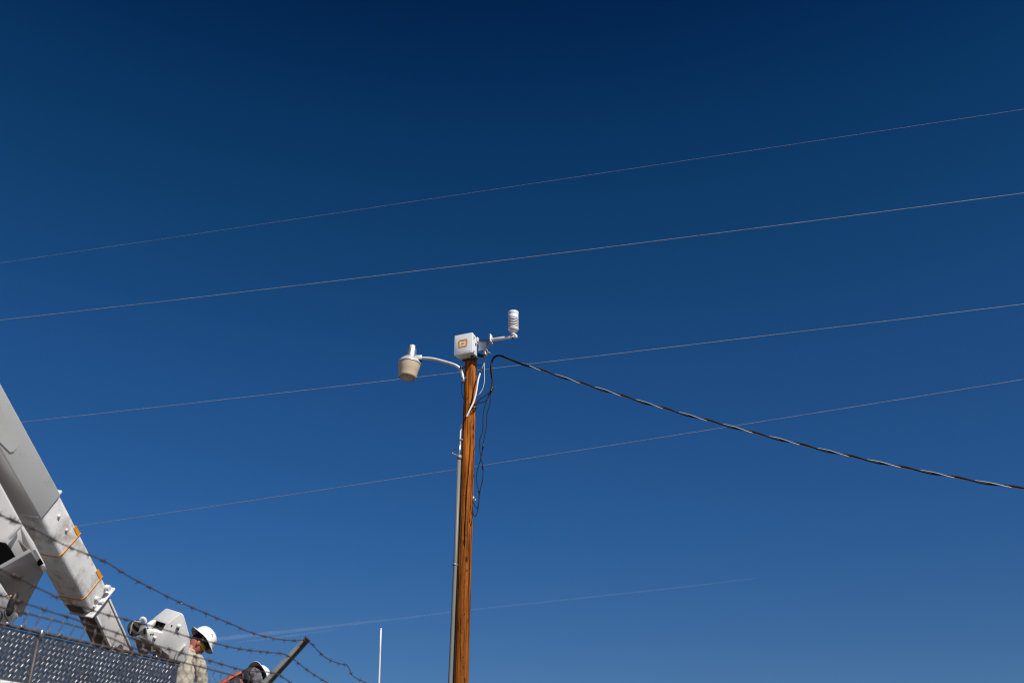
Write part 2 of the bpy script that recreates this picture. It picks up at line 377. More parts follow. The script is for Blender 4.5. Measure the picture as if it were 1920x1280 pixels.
# conduit on the left side of the pole
YC = 13.93
co = empty('electrical_conduit', PY(844.2, 1280, YC), 'thin grey metal conduit pipe strapped up the left side of the wooden pole', 'conduit')
ctop, cbot = PY(861.2, 855, YC), PY(844.0, 1280, YC)
cext = ctop + (cbot - ctop) * (ctop.z / (ctop.z - cbot.z))
mesh_obj('pipe', tube([cext, cbot, ctop.lerp(cbot, .5) + Vector((.004, 0, 0)), ctop], .0285, 16), M['pvc'], co)
p1 = PY(862.8, 825, YC)
mesh_obj('sleeve', tube([ctop - Vector((0, 0, .03)), PY(862.6, 828, YC)], .0165, 12), M['alu'], co)
mesh_obj('riser_cable', tube(spline([PY(862.3, 834, YC), PY(863.2, 815, YC), PY(864.3, 800, YC - .0), PY(866.3, 796, YC - .02)], 6), .012, 10), M['white_cable'], co)
for py, px in [(824, 862.8), (1058, 852.6)]:
    c = PY(px, py, YC); r_ = .021 if py < 900 else .0305
    s = mesh_obj('strap', join(lathe([(r_, -.014), (r_ + .003, -.014), (r_ + .003, .014), (r_, .014)], c, ctop - cbot, 16, False, False), box(c + Vector((r_, .0, -.014)), (.06, .03, 0), (0, .004, 0), (0, 0, .028))), M['galv_dull'], co)
cl = mesh_obj('clamp', join(lathe([(.0285, -.03), (.036, -.03), (.036, .03), (.0285, .03)], ctop - (ctop - cbot).normalized() * .02, ctop - cbot, 16, False, False),
     cyl(PY(857, 853, YC - .03), PY(849.5, 851, YC - .05), .009, 8), bevelled(cbox(PY(848.6, 850, YC - .05), (.022, 0, .01), (0, .03, 0), (-.008, 0, .03)), .003, 1)), M['galv_dull'], co)
mesh_obj('clamp_wire', tube(spline([PY(847.5, 848, YC - .05), PY(848.5, 844, YC - .04), PY(852, 842, YC - .02), PY(856, 840, YC)], 5), .004, 6), M['black_cable'], co)

# ------------------------------------------------------------------ equipment box on the pole top
YAW = R(22.7)
U = Vector((math.cos(YAW), -math.sin(YAW), 0)); D = Vector((math.sin(YAW), math.cos(YAW), 0)); Z = Vector((0, 0, 1))
O = PY(868.6, 644.6, 13.74)
def B(u, w_, d): return O + U * u + Z * w_ + D * d
HW, HH, DP = .160, .175, .185
eb = empty('equipment_box', B(0, -HH, DP), 'pale grey plastic box with orange rounded square logo on top of the pole', 'equipment box')
def rrect(hw, hh, r_, n=5):
    pts = []
    for cx_, cz_, a0 in [(hw - r_, hh - r_, 0), (-hw + r_, hh - r_, 90), (-hw + r_, -hh + r_, 180), (hw - r_, -hh + r_, 270)]:
        for i in range(n + 1):
            a = R(a0 + 90 * i / n); pts.append((cx_ + r_ * math.cos(a), cz_ + r_ * math.sin(a)))
    return pts
def rbox(hw, hh, r_, d0, d1, bev=.006):
    return bevelled(prism([B(u, w_, d0) for u, w_ in rrect(hw, hh, r_)], D * (d1 - d0)), bev, 2)
mesh_obj('case', rbox(HW - .008, HH - .008, .02, .045, DP, .004), M['white_box'], eb, auto=40)
lid = mesh_obj('lid', rbox(HW, HH, .024, 0, .042, .010), M['white_box'], eb, auto=50)
mesh_obj('lid_panel', rbox(HW - .03, HH - .03, .015, -.0016, .004, .002), M['white_box'], eb, auto=50)
# logo: rounded ring with a dash inside, flat print on the lid
def ring(hw, hh, r_, t, d):
    a = rrect(hw, hh, r_); b = rrect(hw - t, hh - t, max(.004, r_ - t)); n = len(a)
    V = [B(u, w_, d) for u, w_ in a] + [B(u, w_, d) for u, w_ in b]
    V2 = [p + D * .002 for p in V]
    Fc = []
    for i in range(n):
        k = (i + 1) % n; Fc += [(i, k, n + k, n + i), (2 * n + i, 3 * n + i, 3 * n + k, 2 * n + k), (i, 2 * n + i, 2 * n + k, k), (n + i, n + k, 3 * n + k, 3 * n + i)]
    return V + V2, Fc
def shift(vf, off): return [p + off for p in vf[0]], vf[1]
mesh_obj('logo_ring', shift(ring(.080, .069, .034, .027, -.0052), U * -.005 + Z * .012), M['orange'], eb, False)
mesh_obj('logo_dash', shift(prism([B(u, w_, -.0052) for u, w_ in rrect(.027, .0085, .003)], D * .002), U * -.005 + Z * .012), M['orange'], eb, False)
for wz in (-.12, .12):
    mesh_obj('hinge', bevelled(cbox(B(HW + .004, wz, .05), U * .018, Z * .045, D * .03), .004, 1), M['white_box'], eb)
mesh_obj('latch', bevelled(cbox(B(HW + .008, .035, .12), U * .02, Z * .03, D * .05), .005, 2), M['white_box'], eb)
mesh_obj('corner_tab', bevelled(cbox(B(HW - .018, -HH + .004, -.002), U * .036, Z * .014, D * .014), .004, 1), M['white_box'], eb)
for u in (-.12, .12):
    mesh_obj('mounting_strut', bevelled(cbox(B(u * .0 + .03, -HH - .006 if u < 0 else HH - .05, DP + .014), U * .26, Z * .035, D * .026), .003, 1), M['dark_metal'], eb)
mesh_obj('cable_gland', join(cyl(B(.105, -HH + .01, .12), B(.105, -HH - .05, .12), .020, 12, .003), cyl(B(.105, -HH - .0, .12), B(.105, -HH - .022, .12), .027, 6, .002)), M['black'], eb)
mesh_obj('breather_cap', cyl(B(.07, HH - .01, .10), B(.07, HH + .022, .10), .014, 10, .003), M['black'], eb)
mesh_obj('rear_block', bevelled(cbox(B(HW + .005, HH - .055, DP - .005), U * .02, Z * .08, D * .06), .008, 2), M['cream'], eb)

# ------------------------------------------------------------------ weather station on its arm
def A(px, py, d=.16): return PL(px, py, B(0, 0, d), D)
a0, a1 = A(921.5, 637.0), A(967.5, 630.3)
a1 = a0 + U * (a1 - a0).dot(U) + Z * ((a1 - a0).dot(Z))
ws = empty('weather_station', a0, 'white finned cylinder weather sensor standing at the end of a square white arm', 'weather station')
ax = (a1 - a0).normalized()
mesh_obj('arm', bevelled(prism([a0 + D * s + Z * t for s, t in ((-.021, -.021), (.021, -.021), (.021, .021), (-.021, .021))], ax * ((a1 - a0).length)), .004, 1), M['white_metal'], ws)
mesh_obj('arm_cap', bevelled(cbox(a1, ax * .03, D * .052, Z * .054), .006, 2), M['white_metal'], ws)
mesh_obj('arm_flange', bevelled(cbox(a0 - U * .008 + Z * .015, U * .012, D * .08, Z * .15), .003, 1), M['white_metal'], ws)
mesh_obj('arm_rib', prism([a0 + Z * .05 - D * .004, a0 - Z * .02 - D * .004, a0 + ax * .055 - D * .004 + Z * .012], D * .008), M['white_metal'], ws, False)
bk = A(961.5, 632.5)
mesh_obj('bolt', cyl(a1 - ax * .055 - Z * .018, a1 - ax * .055 - Z * .032, .013, 10), M['recess_black'], ws)
mesh_obj('bracket_plate', prism([A(897, 640.3), A(917, 638.2), A(921.5, 640), A(923, 646), A(916, 651), A(909.5, 654.6), A(897, 658)], D * .006), M['galv'], ws, False)
mesh_obj('bracket_flange', prism([A(897, 640.3), A(917, 638.2), A(921.5, 640), A(919, 641), A(897, 642.3)], D * .05), M['galv'], ws, False)
for px, py in ((922, 642), (923.5, 645.5)):
    q = A(px, py, .15); mesh_obj('flange_bolt', join(cyl(q - D * .035, q + D * .04, .009, 8), cyl(q - D * .035, q - D * .022, .016, 6)), M['galv'], ws)
mesh_obj('tie_rod', tube([A(896, 637.5, .19), A(921, 637.5, .19)], .0055, 8), M['black'], ws)
sb = a1 - ax * .045 + Z * .024          # foot of the sensor
h0 = .065
mesh_obj('stem', join(cyl(sb - Z * .006, sb + Z * .095, .026, 16, .003), cyl(sb + Z * .0, sb + Z * .02, .04, 16, .004)), M['white_plastic'], ws, auto=40)
mesh_obj('base_cup', lathe([(.028, .058), (.052, .060), (.070, .078), (.081, .100), (.083, .116), (.080, .121), (.03, .121)], sb, Z, 40), M['white_plastic'], ws, auto=45)
mesh_obj('level_knob', cyl(sb + U * .045 + Z * .05 - D * .02, sb + U * .045 + Z * .10 - D * .02, .008, 8), M['white_plastic'], ws)
mesh_obj('gap_shade_core', cyl(sb + Z * .115, sb + Z * .30, .069, 28), M['recess_black'], ws)  # black core paints in the shade between the louvres
for i in range(5):
    h = .137 + i * .0288
    mesh_obj('louvre', lathe([(.060, h + .004), (.080, h - .001), (.0818, h + .001), (.0818, h + .0095), (.080, h + .0115), (.060, h + .015)], sb, Z, 40, False, False), M['white_plastic'], ws, auto=60)
mesh_obj('upper_band', lathe([(.05, .279), (.077, .280), (.079, .284), (.079, .345), (.076, .350), (.05, .350)], sb, Z, 40), M['white_plastic'], ws, auto=45)
mesh_obj('rain_cap', lathe([(.06, .349), (.078, .351), (.081, .356), (.083, .385), (.083, .398), (.080, .403), (.074, .402), (.070, .39), (.03, .37)], sb, Z, 40), M['white_plastic'], ws, auto=45)

# ------------------------------------------------------------------ yard light on a curved arm
YL = 13.85
yl = empty('yard_light', PY(868, 712, YL), 'dusk to dawn yard light with a yellowed plastic bucket shade on a curved pipe arm', 'yard light')
arm = spline([PY(868.3, 715, YL), PY(866.9, 702, YL), PY(863.5, 692.5, YL), PY(856, 686.0, YL), PY(846, 681.8, YL), PY(835, 678.6, YL), PY(824, 675.5, YL), PY(812, 672.8, YL), PY(800, 671.5, YL), PY(787, 671.0, YL), PY(779, 671.0, YL)], 6)
mesh_obj('arm', tube(arm, .0245, 16), M['alu_paint'], yl)
# straps holding the arm to the pole
def strap_at(px, py, px2, py2, nm):
    c = PY(px, py, YL)
    return mesh_obj(nm, join(lathe([(.028, -.016), (.033, -.016), (.033, .016), (.028, .016)], c, Z, 16, False, False), prism([c + Vector((.015, -.034, -.016)), PY(px2, py2, YL + .06) + Vector((0, 0, -.016)), PY(px2, py2, YL + .06) + Vector((0, 0, .016)), c + Vector((.015, -.034, .016))], (0, .005, 0))), M['galv'], yl, False)
strap_at(868.3, 710, 876.5, 708, 'pole_strap')
mesh_obj('upper_strap', join(lathe([(.028, -.014), (.034, -.014), (.034, .014), (.028, .014)], PY(864.5, 690, YL), Vector((.5, 0, -.8)), 16, False, False), cyl(PY(866, 689.5, YL), PY(872, 688.5, YL + .04), .009, 8)), M['dark_metal'], yl)
mesh_obj('strap_bolt', cyl(PY(867, 714, YL - .03), PY(867.8, 718, YL - .03), .016, 8), M['dark_metal'], yl)
mesh_obj('feed_wire', tube(spline([PY(862.5, 689, YL - .03), PY(868, 693, YL - .03), PY(870.5, 700, YL - .0), PY(871.3, 707, YL + .04)], 6), .007, 8), M['black_cable'], yl)
# lamp head: axis leans
hb = PY(763.2, 708, YL); ht = PY(773.2, 649, YL)
lax = (ht - hb).normalized()
lax = (lax + Vector((0, .02, 0))).normalized()
HL = (ht - hb).length
def H(t): return hb + lax * (HL * t)
mesh_obj('shade', lathe([(.128, .004), (.136, .012), (.141, .03), (.1525, .11), (.1535, .112), (.168, .215), (.172, .238)], hb, lax, 48, False, False), M['refr'], yl, auto=40)
mesh_obj('lens', lathe([(.132, .008), (.100, .003), (.05, .001), (.012, .0)], hb, lax, 48, False, True), M['lens'], yl)
mesh_obj('bulb', lathe([(.012, .025), (.026, .04), (.034, .075), (.03, .12), (.02, .16), (.018, .21)], hb, lax, 20), mat('brown_bulb_glass', (.42, .20, .07), .3), yl)
mesh_obj('reflector_rim', lathe([(.171, .234), (.179, .238), (.181, .246), (.177, .256), (.158, .284), (.130, .316), (.104, .340), (.088, .348)], hb, lax, 48, True, True), M['alu_paint'], yl, auto=40)
mesh_obj('ballast_housing', lathe([(.088, .342), (.091, .350), (.089, .37), (.080, .46), (.078, .488), (.072, .498), (.05, .502)], hb, lax, 40), M['alu'], yl, auto=35)
mesh_obj('photocell', lathe([(.050, .500), (.050, .510), (.046, .514), (.044, .552), (.041, .560), (.025, .563)], hb, lax, 28), M['cream'], yl, auto=40)
arm_end = arm[-1]; adir = (arm[-1] - arm[-8]).normalized()
mesh_obj('arm_socket', bevelled(prism([arm_end - adir * .10 + q for q in (Vector((0, -.035, -.035)), Vector((0, .035, -.035)), Vector((0, .035, .037)), Vector((0, -.035, .037)))], adir * .13), .008, 2), M['alu_paint'], yl, auto=40)
for s in (-.035, .03):
    mesh_obj('socket_bolt', join(cyl(arm_end - adir * (.05 + s) - Z * .03, arm_end - adir * (.05 + s) - Z * .062, .014, 8), cbox(arm_end - adir * (.05 + s) - Z * .045, adir * .04, Vector((0, .07, 0)), Z * .012)), M['dark_metal'], yl)

# ------------------------------------------------------------------ insulator and bracket where the drop lands
YS = 13.93
ins = empty('insulator_bracket', PY(897, 664, YS), 'black bracket with a white porcelain spool insulator beside the box', 'insulator')
mesh_obj('bracket', bevelled(prism([PY(896, 661.8, YS), PY(905, 663.2, YS), PY(912, 662.2, YS), PY(913.3, 664.2, YS), PY(911, 667, YS), PY(903, 667.8, YS), PY(896, 666.4, YS)], (0, .05, 0)), .004, 1), M['black'], ins)
ic = PY(909.8, 660.5, YS)
iax = (PY(911.3, 654.3, YS) - PY(908.3, 666.5, YS)).normalized()
mesh_obj('spool', lathe([(.018, -.045), (.030, -.042), (.033, -.028), (.022, -.016), (.019, 0), (.022, .012), (.033, .022), (.036, .036), (.028, .050), (.012, .054)], ic, iax, 24), M['white_plastic'], ins)
mesh_obj('clevis', tube(spline([PY(905, 657.5, YS + .02), PY(910, 654, YS - .03), PY(914, 657.5, YS - .03), PY(913.5, 664, YS - .02), PY(910, 668.5, YS), PY(906.5, 667.5, YS)], 6), .008, 8), M['galv_dull'], ins)

# ------------------------------------------------------------------ cables near the pole
def cable(name, pts, r_, m, label, cat='cable', seg=10, group=None):
    o = mesh_obj(name, tube(spline(pts, 7), r_, seg), M[m], origin=pts[0]); return tag(o, label, cat, group)
def near(pts, Y=13.9): return [PY(p[0], p[1], p[2] if len(p) > 2 else Y) for p in pts]
wc = empty('white_feed_cable', PY(909, 669, 13.9), 'thick white cable curving across the pole front from the insulator down left', 'cable')
mesh_obj('sheath', tube(spline(near([(900.2, 700, 13.88), (897.6, 708, 13.87), (895.6, 717, 13.85), (893.2, 733, 13.84), (888.2, 752.5, 13.82), (880.6, 769, 13.80), (874.5, 781.5, 13.80)]), 7), .0135, 12), M['white_cable'], wc)
mesh_obj('splice', tube(near([(903.8, 690.5, 13.9), (901.2, 697.5, 13.88), (899.9, 701, 13.88)]), .0105, 10), M['black'], wc)
mesh_obj('bare_end', tube(spline(near([(911, 666), (910, 671), (908.2, 679), (906, 685.5), (903.5, 691)]), 6), .0085, 10), M['grey_cable'], wc)
mesh_obj('bolt_wire', tube(near([(894.5, 685, 13.98), (906, 685, 13.9)]), .007, 8), M['black'], wc)
cable('thin_loop_cable', near([(908.5, 676), (908.3, 695), (908.4, 713), (906.5, 724), (903.2, 732), (898.5, 738.6), (894.5, 741.2, 13.93), (889, 742, 13.97)]), .0042, 'white_cable', 'thin white wire hanging in a small loop right of the thick white cable')
cable('side_wire', near([(864.8, 718, 13.88), (865, 724, 13.9), (866, 737, 13.93), (868.5, 745.5, 13.96), (871, 750, 14)]), .0045, 'black_cable', 'hair thin dark wire loop at the left edge of the pole below the lamp strap')

# service drop: triplex, going right
DROP = [(921, 664, 13.9), (937, 667.2, 13.9), (955, 674, 13.86), (975, 680.5, 13.82), (1000, 688.7, 13.78), (1072, 712.2, 13.65), (1182, 746.3, 13.45), (1263.5, 770.5, 13.3), (1369, 799, 13.1), (1479, 827.4, 12.9), (1613, 859, 12.6), (1719, 880.6, 12.4), (1838, 903, 12.15), (1920, 915.4, 12.0)]
dp = spline(near(DROP), 6)
e0 = (dp[-1] - dp[-7]).normalized()
for i in range(1, 40): dp.append(dp[-1] + (e0 + Vector((0, 0, .0035 * i))).normalized() * .25)
sd = empty('service_drop_cable', dp[0], 'long twisted black and silver cable running from the pole down to the right edge', 'cable')
for nm, m, ph, rr in (('insulated_conductor', 'black_cable', 0, .0125), ('bare_neutral', 'strand', PI, .0066)):
    mesh_obj(nm, tube(helix(dp[8:], .0105, .66, ph, 14), rr, 8), M[m], sd)
mesh_obj('dead_end_grip', tube(spline(near([(912.5, 659.3, 13.92), (915.5, 660.8), (919, 661.6), (924, 663.8)]), 5), .009, 8), M['strand'], sd)
# black tail looping down from the drop
hl = empty('black_drop_loop', PY(937, 667, 13.88), 'heavy black cable loop bending down from the twisted drop to a taped splice', 'cable')
loop = near([(990, 685.8, 13.78), (972, 679.6, 13.80), (954.7, 673.2, 13.82), (944, 668.8, 13.84), (935, 666.4, 13.86), (927, 669.2, 13.88), (922, 678.5, 13.88), (920.2, 689, 13.88), (921, 700, 13.88), (922.8, 710, 13.88), (923.4, 718, 13.88), (922.4, 727, 13.88)])
mesh_obj('conductor', tube(spline(loop, 8), .0135, 10), M['black_cable'], hl)
loop2 = [p + Vector((.016, -.012, -.004)) if i < 6 else p + Vector((.012 * math.sin(i), -.015, 0)) for i, p in enumerate(loop)]
mesh_obj('conductor', tube(spline(loop2, 8), .0105, 10), M['black_cable'], hl)
mesh_obj('connector', bevelled(cbox(PY(922.8, 728, 13.87), (.035, 0, .02), (0, .04, 0), (-.02, 0, .04)), .006, 1), M['dark_metal'], hl)
mesh_obj('connector', bevelled(cbox(PY(921, 732, 13.86), (.03, 0, .02), (0, .04, 0), (-.02, 0, .05)), .006, 1), M['black'], hl)
mesh_obj('taped_splice', tube(spline(near([(922.3, 722, 13.88), (921, 731, 13.88), (918.5, 737, 13.88), (915.5, 742, 13.88)]), 5), .0145, 10), M['black_cable'], hl)
for pts, r_ in (([(919.5, 734, 13.88), (912, 740, 13.88), (904, 745.5, 13.88), (895, 752.5, 13.88), (890.5, 756.5, 13.88), (887, 759, 13.9)], .0085),
                ([(918.5, 738, 13.88), (914, 747, 13.88), (911, 751.5, 13.88), (905, 753.5, 13.88), (898.5, 755.2, 13.88), (892.5, 758.5, 13.88), (888, 761, 13.9)], .0085)):
    mesh_obj('branch', tube(spline(near(pts), 7), r_, 8), M['black_cable'], hl)
hw_ = near([(893.5, 761, 14.0), (891.5, 764.3, 13.93), (888, 766, 13.88), (884, 765, 13.87)])
mesh_obj('pole_band', join(tube(spline(hw_, 5), .006, 8), tube(spline([p - Z * .03 for p in hw_], 5), .006, 8), tube(spline(near([(889, 757.5, 13.9), (885.5, 762.5, 13.87), (882.5, 766, 13.87)]), 5), .012, 8)), M['black_cable'], hl)
cable('hanging_cable', near([(918.8, 736), (915, 744), (912, 752), (909, 761), (907.3, 769), (906, 781), (905.5, 801), (904, 812), (900.8, 820), (899.4, 826), (899.6, 837), (900.6, 848), (902.6, 860), (905, 872), (905.8, 886), (905, 899), (902, 911), (899.5, 924), (898, 938), (896.4, 953), (894, 962), (891.6, 967.2), (888, 964.5), (886.2, 957), (885.6, 950)], 13.85), .007, 'black_cable', 'left one of two dark cables dangling beside the pole, bellying out right lower down')
cable('hanging_cable', near([(920, 738), (919.6, 748), (918.4, 759), (915.5, 767), (913.3, 775), (912.5, 790), (911.8, 802), (909.3, 815), (907, 828), (905.4, 840), (902.8, 853), (899.8, 866), (896.2, 877), (893.6, 890), (893.2, 900), (895.2, 910), (897.6, 919), (898.4, 931), (897.2, 944), (895.6, 951.8), (891.8, 949.5), (888.5, 944), (886.3, 938)], 13.88), .0068, 'black_cable', 'right one of two dark cables dangling beside the pole, crossing over to the left')
for pts in ([(906.4, 831), (905.2, 841)], [(904.6, 872), (905.6, 881)], [(897.2, 917), (898.2, 923)]):
    tag(mesh_obj('cable_splice', tube(near(pts, 13.865), .011, 8), M['black'], origin=near(pts)[0]),
        {831: 'uppermost black taped splice on the dangling cables', 872: 'middle black taped splice on the dangling cables', 917: 'lowest small black splice on the dangling cables'}[pts[0][1]], 'cable splice', 'splices on the dangling cables')

# ------------------------------------------------------------------ power lines far behind
def at_height(px, py, z):
    d = ray(px, py); return CAM + d * ((z - CAM.z) / d.z)
LINES = [((0, 493), (1920, 205), 16.0, 1.5, .0028, 'topmost and faintest thin overhead wire, crossing the dark upper sky'),
         ((0, 600), (1920, 362), 13.6, 6, .0064, 'second overhead wire from the top, passing just above the weather sensor'),
         ((50, 790), (1920, 570), 12.3, 4, .0064, 'third overhead wire from the top, passing behind the yard light'),
         ((150, 985), (1920, 711), 10.9, 5, .0062, 'lowest overhead wire, crossing behind the middle of the pole')]
for (p, q, z, sag, r_, lab) in LINES:
    a, b = at_height(*p, z), at_height(*q, z); s = sag / F * 22; pts = []
    for i in range(-24, 65):
        t = i / 40; pts.append(a + (b - a) * t - Z * (s * 4 * t * (1 - t) if 0 <= t <= 1 else (s * 4 * t if t < 0 else s * 4 * (1 - t))))
    tag(mesh_obj('power_line', tube(pts, r_, 6), M['wire'], origin=pts[40]), lab, 'power line', 'overhead power lines')

# ------------------------------------------------------------------ white whip by the pole
wp_t, wp_b = K(714.3, 1178, 18.0), K(710.4, 1280, 18.0 * .985)
wb = wp_t + (wp_b - wp_t) * (wp_t.z / (wp_t.z - wp_b.z))
wa = empty('whip_mast', wb, 'thin plain white mast rising alone between the barbed wire and the pole', 'mast')
mesh_obj('mast', tube([wb, wp_b, wp_b.lerp(wp_t, .6), wp_t], [.020, .019, .0165, .0135], 12), M['white_plastic'], wa)
mesh_obj('tip', sphere(wp_t, .016, 10, 6), M['white_plastic'], wa)
mesh_obj('mast_base', lathe([(.09, 0), (.09, .02), (.03, .03), (.025, .12), (.016, .13)], wb, Z, 20), M['galv_dull'], wa, auto=35)

# ------------------------------------------------------------------ contrails
def contrail(name, pts, rad, dens, lab):
    m = bpy.data.materials.new('ice_trail'); m.use_nodes = True; n = m.node_tree; n.nodes.remove(n.nodes['Principled BSDF'])
    v = n.nodes.new('ShaderNodeVolumePrincipled'); v.inputs['Color'].default_value = (.98, .98, 1, 1); v.inputs['Density'].default_value = dens; v.inputs['Anisotropy'].default_value = 0
    n.links.new(v.outputs[0], n.nodes['Material Output'].inputs['Volume'])
    p = spline(pts, 10); rr = []
    for i in range(len(p)):
        t = i / (len(p) - 1) * (len(rad) - 1); j = min(int(t), len(rad) - 2); rr.append((rad[j] + (rad[j + 1] - rad[j]) * (t - j)) * (1 + .25 * noise.noise((i * .35, dens * 1e4, 3))))
    return tag(mesh_obj(name, tube(p, rr, 12), m, origin=p[0]), lab, 'contrail', 'aircraft vapour trails')
KC = 20000
contrail('contrail', [K(x, y, KC) for x, y in ((330, 1206), (420, 1196), (520, 1185), (640, 1171), (760, 1157.5), (880, 1142.5), (1000, 1130), (1150, 1114), (1300, 1097.5), (1420, 1083))], [14, 44, 38, 28, 20, 17, 17, 17, 17, 9], .0022, 'long faint white vapour trail low in the sky, reaching right of the pole')
contrail('contrail', [K(x, y, KC * 1.02) for x, y in ((440, 1204), (510, 1195.5), (570, 1187.5), (637, 1178))], [8, 22, 18, 8], .0030, 'short vapour trail just below the long one, left of the white mast')

# ------------------------------------------------------------------ chain-link fence with barbed wire
HF = 2.2
def on_h(px, py, z): return at_height(px, py, z)
f0, f1 = on_h(0, 1139, HF), on_h(400, 1255.5, HF)
fd = (f1 - f0); fd.z = 0; fd.normalize(); fn = Vector((fd.y, -fd.x, 0))            # along the fence, outward (towards the right)
fence = empty('chain_link_fence', Vector((f0.x, f0.y, 0)), 'galvanised chain link fence topped with three sagging rusty barbed wires', 'fence')
def FP(s, z, o=0): p = f0 + fd * s + fn * o; return Vector((p.x, p.y, z))
L0, L1 = -1.6, 2.4
S_POST = None
arm_t = on_h(571.5, 1198.5, HF + .31)
s_arm = (arm_t - f0).dot(fd); o_arm = (arm_t - f0).dot(fn)
L1 = s_arm + 2.2
# mesh strands: one zigzag wire each, all sharing one mesh
W = .060; VS = .024; hw2 = W / 2
def strand(sgn):
    pts = []; z = HF - .005; k = 0
    n = int((HF - .05) / VS)
    for i in range(n + 1):
        zz = HF - .026 - i * VS; side = (i % 2)
        pts.append(fd * (sgn * (-hw2 / 2 + side * hw2)) + fn * (.004 * (1 if side else -1) * sgn) + Vector((0, 0, zz - HF)))
    # twisted top with a barb
    top = [fd * (-sgn * hw2 * .62) + Vector((0, 0, .024)), fd * (-sgn * hw2 * .44) + fn * .004 + Vector((0, 0, .003)), fd * (-sgn * hw2 * .55) - fn * .004 + Vector((0, 0, -.012))]
    q = top + pts
    return tube(q, .0014, 5)
ms = {}
for sgn in (1, -1):
    v, f = strand(sgn); me = bpy.data.meshes.new('mesh_strand'); me.from_pydata([tuple(p) for p in v], [], f); me.materials.append(M['mesh'])
    for p in me.polygons: p.use_smooth = True
    ms[sgn] = me
n = int((L1 - L0) / hw2)
for i in range(n):
    o = bpy.data.objects.new('mesh_strand', ms[1 if i % 2 == 0 else -1]); COL.objects.link(o); o.parent = fence
    o.location = FP(L0 + i * hw2, HF) - LOC[fence]
# top tension wire
def bw(px_pts, o_out, zfall=None):
    base = f0 + fn * o_out; return [PL(x, y, base, fn) for x, y in px_pts]
DW = [(0, 1137.5), (31, 1144), (62.5, 1152.5), (109, 1164), (156, 1177), (187, 1188), (219, 1200), (245, 1213), (285, 1223), (325, 1236), (382, 1251), (440, 1266), (492, 1280)]
dpts = bw(DW, 0)
dpts = [dpts[0] - fd * 1.4] + dpts + [FP(s_arm + .6, HF), FP(L1, HF)]
mesh_obj('tension_wire', tube(spline(dpts, 5), .0027, 8), M['rust'], fence)
WIRES = [
 ([(0, 965), (19, 973), (60, 990), (101, 1011), (129, 1025), (165, 1039), (200, 1054), (240, 1079), (280, 1100), (319, 1120), (352.5, 1135), (374, 1144), (397.5, 1154), (413, 1160.5), (445, 1174), (462, 1182), (484, 1189), (509, 1195), (533, 1199), (555, 1200), (570, 1199.5), (585.6, 1207), (594, 1217), (612, 1233), (634, 1242.5), (648, 1245.5), (654.5, 1252), (662.5, 1267), (687, 1280), (700, 1290)], o_arm),
 ([(0, 1066.5), (28, 1080), (64, 1098), (99, 1115), (131, 1129), (172.5, 1143), (204, 1153), (222, 1157), (245, 1163), (280, 1172), (312.5, 1181), (351, 1192.5), (380, 1199.5), (407, 1206), (437.5, 1213.5), (475, 1219), (512.5, 1223), (527, 1224), (538, 1228), (550, 1235), (569, 1250), (587.5, 1263), (602.5, 1272.5), (615.6, 1280), (630, 1291)], o_arm * .62),
 ([(0, 1115), (32, 1126), (69, 1137.5), (97.5, 1147), (131, 1157), (170, 1171), (195, 1178), (216, 1185), (234, 1191), (270, 1202), (309, 1214), (357.5, 1228), (380, 1234), (407, 1241.5), (422, 1246), (445, 1253), (470, 1257.5), (495, 1258.5), (520, 1263), (533, 1270.6), (546, 1280), (560, 1291)], o_arm * .30)]
for px_pts, oo in WIRES:
    pts = bw(px_pts, oo); pts = [pts[0] + (pts[0] - pts[1]).normalized() * 1.0] + pts
    path = spline(pts, 6)
    bwr = mesh_obj('barbed_wire', join(tube(helix(path, .0018, .035, 0, 7), .0015, 5), tube(helix(path, .0018, .035, PI, 7), .0015, 5)), M['rust'], fence)
    fr = frames(path); acc = 0; nxt = .06; bv = []
    for i in range(1, len(path)):
        acc += (path[i] - path[i - 1]).length
        if acc > nxt:
            nxt += .108 + random.uniform(-.012, .012); t, u, b = fr[i]; p = path[i]
            rot = random.uniform(0, PI)
            for s in (0, 1):
                d_ = (u * math.cos(rot + s * 1.5) + b * math.sin(rot + s * 1.5)); off = t * (.004 * (s * 2 - 1))
                bv.append(tube([p + off + d_ * .015 + t * .004, p + off + d_ * .004, p + off - d_ * .004, p + off - d_ * .015 - t * .004], .0013, 4))
            bv.append(tube([p - t * .007, p + t * .007], .0052, 6))
    mesh_obj('barb', join(*bv), M['rust'], fence)['kind'] = 'stuff'
# posts
def post(s, r_=.03):
    mesh_obj('post', tube([FP(s, 0, -.03), FP(s, HF - .02, -.03)], r_, 16), M['galv_dull'], fence)
    mesh_obj('post_cap', sphere(FP(s, HF - .02, -.03), r_ * 1.1, 14, 8), M['galv_dull'], fence)
post(s_arm - .12, .036); post(-1.5)
# slanted angle-iron arm at the corner: two flanges
ab = on_h(478, 1296, HF - .06)
ab = FP((ab - f0).dot(fd), HF - .03, -.02) if False else PL(480, 1296, arm_t, fd)
at_ = arm_t; av = (at_ - ab).normalized(); side = fd
w1 = av.cross(fd).normalized()
if w1.z < 0: w1 = -w1
e1 = at_ + av * .012
mesh_obj('arm_flange', prism([ab + w1 * .017, e1 + w1 * .012, e1 - w1 * .006, ab - w1 * .010], fd * .004), M['zinc'], fence, False)
mesh_obj('shaded_arm_web', prism([ab - w1 * .010, e1 - w1 * .006, e1 - w1 * .010, ab - w1 * .017], fd * .038), M['rail'], fence, False)  # dark material paints in the web's shadowed underside
mesh_obj('arm_tip', bevelled(cbox(e1, av * .012, w1 * .022, fd * .016), .002, 1), M['rust'], fence)

